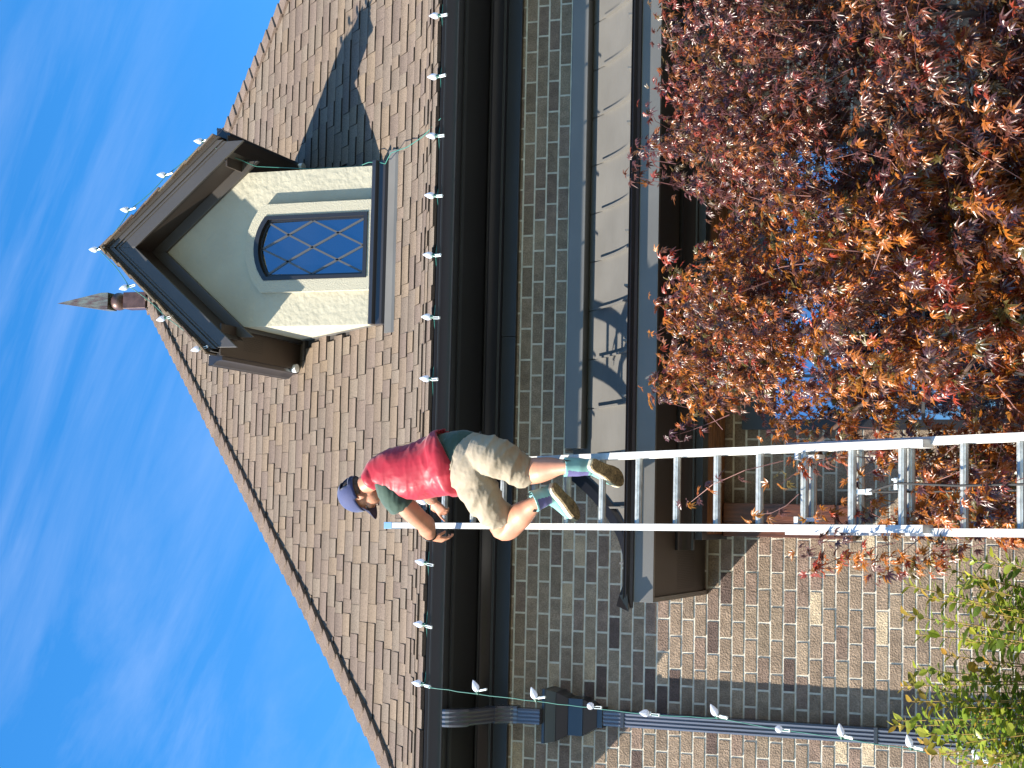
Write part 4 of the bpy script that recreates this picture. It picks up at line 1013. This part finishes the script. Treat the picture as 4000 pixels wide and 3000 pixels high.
# ================================================================== JAPANESE MAPLE
NPR = np.random.RandomState(5)
def leaf_mesh(kind):
    """palmate leaf with narrow curling lobes; unit size, petiole at the origin, tip along +x"""
    vs = [(0, 0, 0)]; fs = []; r_ = random.Random(100 + kind)
    fold_ = r_.uniform(.3, 1.3); dr = r_.uniform(.2, .9)
    lobes = [(-118, .42), (-70, .72), (-34, .92), (0, 1.0), (34, .92), (70, .72), (118, .42)]
    if kind % 3 == 0: lobes = [(-80, .66), (-40, .9), (0, 1.0), (40, .9), (80, .66)]
    for a_, l_ in lobes:
        a_ = radians(a_ * r_.uniform(.85, 1.05)); l_ *= r_.uniform(.85, 1.1)
        dx, dy = cos(a_), sin(a_); px_, py_ = -dy, dx; w_ = .120
        def pt(f, s_): 
            x = dx * l_ * f + px_ * s_ * w_; y = dy * l_ * f + py_ * s_ * w_; rr = sqrt(x * x + y * y)
            return (x, y, abs(y) * fold_ * .6 - dr * rr * rr + (.06 if s_ else 0))
        i = len(vs); vs += [pt(.18, -1.0), pt(.52, -.95), pt(1.0, 0), pt(.52, .95), pt(.18, 1.0), pt(.5, 0)]
        fs += [(0, i, i + 5), (i, i + 1, i + 5), (i + 1, i + 2, i + 5), (i + 5, i + 2, i + 3), (i + 5, i + 3, i + 4), (0, i + 5, i + 4)]
    return np.array(vs), np.array(fs)
LV = [leaf_mesh(k) for k in range(9)]
LCOL = [(.30, .075, .012), (.34, .115, .014), (.105, .032, .024), (.085, .030, .030), (.10, .075, .018), (.40, .125, .012), (.30, .040, .014), (.14, .058, .034), (.09, .034, .030)]
def basis(fw, up_):
    fw = V(fw).normalized(); up_ = V(up_); up_ = (up_ - fw * up_.dot(fw)); up_ = up_.normalized() if up_.length > 1e-3 else fw.orthogonal().normalized()
    return np.array([fw, up_.cross(fw), up_]).T
YP = -2.1
poly = [(2740, -260), (2650, 150), (2600, 450), (2600, 620), (2650, 760), (2770, 960), (2700, 1150), (2640, 1330), (2610, 1500), (2690, 1640), (2850, 1700), (3250, 1740), (3420, 1900), (3480, 2060), (3750, 2110), (4500, 2100), (4500, -260)]
polyw = [(P(x, y, YP).x, P(x, y, YP).z) for x, y in poly]
def inside(x, z):
    c = False; n = len(polyw)
    for i in range(n):
        x1, z1 = polyw[i]; x2, z2 = polyw[(i + 1) % n]
        if (z1 > z) != (z2 > z) and x < (x2 - x1) * (z - z1) / (z2 - z1) + x1: c = not c
    return c
tree = empty('maple_tree', 'Japanese maple with orange and purple autumn leaves in front of the entry window', 'tree', (1.25, -2.3, 0))
def tobj(name, mb, mt, root, **kw): o = obj(name, mb, mt, None, **kw); child_keep(o, root); return o
def limb(name, pts, r0, r1, root, mt, n=8):
    pts = [V(p) for p in pts]; q_ = []
    for a, b in zip(pts, pts[1:]):
        for k in range(4): p = a.lerp(b, k / 4); q_.append(p + V((rnd.uniform(-1, 1), rnd.uniform(-1, 1), rnd.uniform(-.5, .5))) * .012)
    q_.append(pts[-1]); m = MB(); nn = len(q_); m.tube(q_, [r0 + (r1 - r0) * i / (nn - 1) for i in range(nn)], n); tobj(name, m, mt, root, smooth=True)
    return q_
TB = V((1.25, -2.3, 0))
tr = limb('trunk', [TB, (1.22, -2.25, .5), (1.12, -2.3, .95)], .085, .065, tree, 'bark', 12)
hubs = [V((1.12, -2.3, .95))]
limbpts = []
LT_ = [(-.75, -2.0, 2.5), (-.55, -1.9, 3.15), (-.15, -2.0, 3.45), (.25, -1.8, 3.4), (.7, -2.0, 3.35), (1.1, -1.9, 3.55), (1.6, -2.0, 3.5), (2.2, -2.1, 3.3), (.4, -2.7, 2.6), (1.3, -3.0, 2.6), (2.2, -2.9, 2.4), (-.2, -2.5, 2.3), (.8, -1.4, 2.8), (1.9, -1.4, 2.9)]
for e in LT_:
    e = V(e); b = hubs[0]; mid1 = b.lerp(e, .35) + V((rnd.uniform(-.1, .1), rnd.uniform(-.1, .1), .12)); mid2 = b.lerp(e, .7) + V((rnd.uniform(-.1, .1), rnd.uniform(-.1, .1), .08))
    limbpts += limb('branch', [b, mid1, mid2, e], .034, .008, tree, 'bark', 7)
twigm = MB(); leaves = []
lp = np.array([tuple(p) for p in limbpts])
def ladY(z): return -.854 + (5.41 - z) * -tan(BE)
def add_twig(tip, L_=None, dirn=None, nl=None, sz=None, r_=.0028):
    tip = V(tip)
    if dirn is None:
        d2 = ((lp - np.array(tip)) ** 2).sum(1); k = int(np.argmin(d2)); src = V(lp[k]); dirn = (tip - src); dirn = dirn.normalized() if dirn.length > .05 else V((0, 0, 1)); dirn = (dirn + V((rnd.gauss(0, .35), rnd.gauss(0, .35), .35 + rnd.gauss(0, .2)))).normalized()
    L_ = L_ or rnd.uniform(.18, .42); base = tip - dirn * L_; bend = V((rnd.gauss(0, 1), rnd.gauss(0, 1), rnd.gauss(0, 1))) * L_ * .08
    pts = [base, base.lerp(tip, .33) + bend, base.lerp(tip, .68) + bend, tip]
    twigm.tube(pts, [r_ * .9, r_ * .7, r_ * .55, r_ * .35], 4, (.10, .035, .03) if rnd.random() < .8 else (.26, .12, .10), cap=False)
    nl = nl or max(4, int(L_ / .036)); 
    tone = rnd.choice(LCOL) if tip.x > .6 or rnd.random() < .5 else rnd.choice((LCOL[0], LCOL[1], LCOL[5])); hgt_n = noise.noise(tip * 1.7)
    for i in range(nl):
        f = 1 - (i / nl) ** 1.1 * .8; p = base.lerp(tip, f) + bend * (1 if .2 < f < .8 else .3)
        for sgn in ((1, -1) if i else (1, -1, 0)):
            a = rnd.uniform(0, 2 * pi); s1 = dirn.orthogonal().normalized(); s2 = dirn.cross(s1); out = (s1 * cos(a) + s2 * sin(a)) if sgn else dirn * 1.5
            pet = rnd.uniform(.012, .035); q_ = p + (out + dirn * .5) * pet
            fw = (out * .7 + dirn * .35 + V((rnd.gauss(0, .3), rnd.gauss(0, .3), -.55 + rnd.gauss(0, .3)))).normalized()
            upv = V((rnd.gauss(0, .55) - .25, rnd.gauss(0, .55) - .35, 1.0))
            size = (sz or rnd.uniform(.036, .062)) * rnd.uniform(.8, 1.15)
            c = V(tone if rnd.random() < .55 else rnd.choice(LCOL)) * rnd.uniform(.75, 1.3)
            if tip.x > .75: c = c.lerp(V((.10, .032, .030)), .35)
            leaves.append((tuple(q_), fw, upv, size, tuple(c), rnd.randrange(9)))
cnt = 0; tries = 0
while cnt < 2250 and tries < 120000:
    tries += 1
    x = rnd.uniform(-1.2, 3.2); z = rnd.uniform(1.55, 3.9)
    if not inside(x, z): continue
    half = .95 - .25 * max(0, z - 2.8); y = YP - .10 * (3.2 - z) + rnd.uniform(-1, 1) * half
    if x < -.30 and y < ladY(z) + .10: continue
    if y > -.35: continue
    if z > 3.3 and rnd.random() < .15: pass
    nz = noise.noise(V((x * 2.3, y * 1.7, z * 2.3)) + V((3, 1, 7)))
    if nz < -.20: continue
    if x < -.05 and z < 3.15 and x > -.6 and rnd.random() < .45: continue
    near = max(0, min(1, (YP + .2 - y) / 1.0)); low = max(0, min(1, (3.1 - z) / 1.2))
    add_twig((x, y, z), sz=.034 + .015 * low + .011 * near * low); cnt += 1
# sprigs that stand clear of the crown (tip pixel, base pixel, depth)
for tx, ty, bx_, by_, Y, nl in [(2475, 690, 2660, 730, -1.75, 5), (2590, 1545, 2800, 1500, -2.0, 7), (2560, 1300, 2700, 1290, -2.0, 4), (2590, 60, 2760, 90, -1.9, 5), (2640, 380, 2780, 440, -1.9, 6), (2600, 545, 2760, 520, -1.9, 6), (2490, 620, 2640, 640, -1.8, 4),
        (2700, 1960, 3060, 1800, -2.4, 5), (2960, 2010, 3120, 1930, -2.3, 3), (3020, 1680, 3180, 1600, -2.2, 6), (2640, 1700, 2850, 1620, -2.0, 6), (2690, 1660, 2900, 1560, -1.9, 7),
        (3180, 2235, 3500, 2120, -2.5, 12), (3330, 2190, 3600, 2100, -2.6, 12), (3420, 2240, 3680, 2120, -2.6, 10), (3560, 2230, 3760, 2120, -2.6, 10), (3120, 2160, 3380, 2080, -2.4, 7), (3650, 2220, 3850, 2120, -2.6, 8),
        (3050, 1890, 3420, 1790, -2.35, 7), (3200, 2010, 3560, 1900, -2.35, 9), (3120, 1790, 3400, 1740, -2.3, 8), (3460, 2080, 3700, 1950, -2.55, 11), (3600, 1900, 3800, 1820, -2.6, 9), (3330, 1880, 3600, 1790, -2.4, 10), (3700, 2030, 3930, 1900, -2.7, 11), (3520, 1800, 3760, 1720, -2.5, 9), (3850, 1950, 4050, 1850, -2.8, 10), (3280, 2050, 3500, 1960, -2.4, 8)]:
    a, b = P(tx, ty, Y), P(bx_, by_, Y - .05); add_twig(a, (a - b).length, (a - b).normalized(), nl, .043, .0032)
leaves_f = []
for l in leaves:
    X, Y, d = proj(l[0]); ok = -60 < X < 4060 and -60 < Y < 3060
    leaves_f.append(((l[3] / d) if ok else 0, l))
depth_sorted = sorted(range(len(leaves)), key=lambda i: -(leaves_f[i][0] * (1.3 if leaves[i][0][1] < YP - .3 else 1)))
lsingle = set(depth_sorted[:290])
lm = []
for k, (v_, f_) in enumerate(LV):
    me = bpy.data.meshes.new('leaf'); me.from_pydata([tuple(p) for p in v_], [], [tuple(int(i) for i in q_) for q_ in f_]); me.materials.append(M['leaf_o']); lm.append(me)
AV, AF, AC = [], [], []; off = 0
for i, (p, fw, upv, size, c, k) in enumerate(leaves):
    B = basis(fw, upv)
    if i in lsingle:
        o = bpy.data.objects.new('leaf', lm[k]); C.objects.link(o); mt_ = Matrix(((*B[0] * size, p[0]), (*B[1] * size, p[1]), (*B[2] * size, p[2]), (0, 0, 0, 1)))
        o.parent = tree; o.matrix_parent_inverse = Matrix.Translation(-V(tree.location)); o.matrix_basis = mt_; o.color = (*c, 1)
    else:
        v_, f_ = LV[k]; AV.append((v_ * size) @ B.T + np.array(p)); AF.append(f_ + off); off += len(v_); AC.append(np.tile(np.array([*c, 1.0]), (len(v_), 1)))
def bulk(name, AV, AF, AC, mt, root):
    v = np.vstack(AV); f = np.vstack(AF); me = bpy.data.meshes.new(name); me.vertices.add(len(v)); me.vertices.foreach_set('co', v.ravel())
    me.loops.add(f.size); me.loops.foreach_set('vertex_index', f.ravel().astype(np.int32)); me.polygons.add(len(f)); me.polygons.foreach_set('loop_start', np.arange(0, f.size, 3, dtype=np.int32)); me.update(calc_edges=True)
    ca = me.color_attributes.new('Col', 'FLOAT_COLOR', 'POINT'); ca.data.foreach_set('color', np.vstack(AC).astype(np.float32).ravel())
    o = link(name, me, mt, None, kind='stuff'); child_keep(o, root); return o
bulk('foliage', AV, AF, AC, 'leaf', tree)
M['twig_a'] = mat('twig_bark', (.2, .1, .1), .6, attr='Col')
tobj('twigs', twigm, 'twig_a', tree, kind='stuff')

# ================================================================== SHRUB
shrub = empty('green_shrub', 'tall thin-stemmed shrub with yellow-green leaves against the sunlit brick', 'shrub', (-1.6, -1.15, 0))
def sleaf(kind):
    r_ = random.Random(kind); w_ = r_.uniform(.20, .30); b_ = r_.uniform(0, .35)
    xs = [0, .25, .55, .82, 1.0]; ws = [.02, .8, 1.0, .55, 0]; vs = []; fs = []
    for x, q_ in zip(xs, ws): vs += [(x, -w_ * q_, .05 * q_ - b_ * x * x), (x, 0, -b_ * x * x), (x, w_ * q_, .05 * q_ - b_ * x * x)]
    for i in range(4):
        a = 3 * i; fs += [(a, a + 3, a + 4), (a, a + 4, a + 1), (a + 1, a + 4, a + 5), (a + 1, a + 5, a + 2)]
    return np.array(vs), np.array(fs)
SV = [sleaf(k) for k in range(6)]; sl_ = []; stems = []
tips = [(3545, 2285), (3655, 2210), (3740, 2170), (3625, 2335), (3590, 2480), (3530, 2400), (3680, 2420), (3700, 2560), (3580, 2615), (3525, 2680), (3505, 2815), (3490, 2835), (3600, 2870), (3610, 2905), (3700, 2660), (3640, 2760), (3760, 2500), (3840, 2300), (3880, 2180), (3900, 2400), (3720, 2740), (3800, 2620), (3700, 2950), (3820, 2990), (3690, 2840), (3640, 2950), (3780, 2890), (3850, 2780), (3770, 2350), (3560, 2740), (3660, 2700), (3900, 2900), (3740, 2990)]
for x, y in tips: stems.append(P(x, y, rnd.uniform(-1.35, -.85)))
for _ in range(26): stems.append(P(rnd.uniform(3760, 4150), rnd.uniform(2200, 3080), rnd.uniform(-1.45, -.8)))
for i, tip in enumerate(stems):
    base = V((-1.6 + (tip.x + 1.6) * .35, -1.15 + (tip.y + 1.15) * .5, 0)); bow = V((rnd.uniform(-.05, .05), rnd.uniform(-.04, .04), 0))
    pts = []
    for k in range(9):
        f = k / 8; pts.append(base.lerp(tip, f) + V(((tip.x - base.x), (tip.y - base.y), 0)) * (-.35 * sin(pi * f) * .5) + bow * sin(pi * f))
    m = MB(); m.tube(pts, [.0075 - .005 * k / 8 for k in range(9)], 5); tobj('stem', m, 'stem', shrub)
    Ls = (tip - base).length; nl = int(Ls * 48); 
    for k in range(nl):
        f = 1 - (k / nl) * .75
        if f > .999: f = .999
        g_ = f * 8; j = int(g_); p = pts[j].lerp(pts[j + 1], g_ - j) if j < 8 else pts[8]
        t = (pts[min(j + 1, 8)] - pts[max(j - 1, 0)]).normalized(); a = k * 2.4 + rnd.uniform(-.4, .4); s1 = t.orthogonal().normalized(); s2 = t.cross(s1); out = s1 * cos(a) + s2 * sin(a)
        topness = max(0, 1 - (tip - p).length / .16)
        fw = (out * (1 - .35 * topness) + t * (.55 + .3 * topness) + V((0, 0, rnd.uniform(-.3, .2)))).normalized()
        size = rnd.uniform(.045, .085) * (1 - .2 * topness) * (1.35 if rnd.random() < .12 else 1)
        c = V((.16, .25, .02)) if rnd.random() < .55 else V((.075, .14, .02)); 
        if topness > 0: c = c.lerp(V((.42, .20, .03)) if i % 2 else V((.34, .32, .03)), topness * rnd.uniform(.4, 1))
        elif rnd.random() < .35: c = V((.27, .31, .03))
        sl_.append((tuple(p + out * .004), fw, V((rnd.gauss(0, .4), rnd.gauss(0, .4), 1)), size, tuple(c * rnd.uniform(.8, 1.25)), rnd.randrange(6)))
vis_ = sorted(range(len(sl_)), key=lambda i: -((sl_[i][3] / proj(sl_[i][0])[2]) if (0 < proj(sl_[i][0])[0] < 4000 and 0 < proj(sl_[i][0])[1] < 3000) else 0))
ss_ = set(vis_[:240]); sm_ = []
for k, (v_, f_) in enumerate(SV):
    me = bpy.data.meshes.new('leaf'); me.from_pydata([tuple(p) for p in v_], [], [tuple(int(i) for i in q_) for q_ in f_]); me.materials.append(M['sleaf_o']); sm_.append(me)
AV, AF, AC = [], [], []; off = 0
for i, (p, fw, upv, size, c, k) in enumerate(sl_):
    B = basis(fw, upv)
    if i in ss_:
        o = bpy.data.objects.new('leaf', sm_[k]); C.objects.link(o); o.parent = shrub; o.matrix_parent_inverse = Matrix.Translation(-V(shrub.location))
        o.matrix_basis = Matrix(((*B[0] * size, p[0]), (*B[1] * size, p[1]), (*B[2] * size, p[2]), (0, 0, 0, 1))); o.color = (*c, 1)
    else:
        v_, f_ = SV[k]; AV.append((v_ * size) @ B.T + np.array(p)); AF.append(f_ + off); off += len(v_); AC.append(np.tile(np.array([*c, 1.0]), (len(v_), 1)))
bulk('foliage', AV, AF, AC, 'sleaf', shrub)
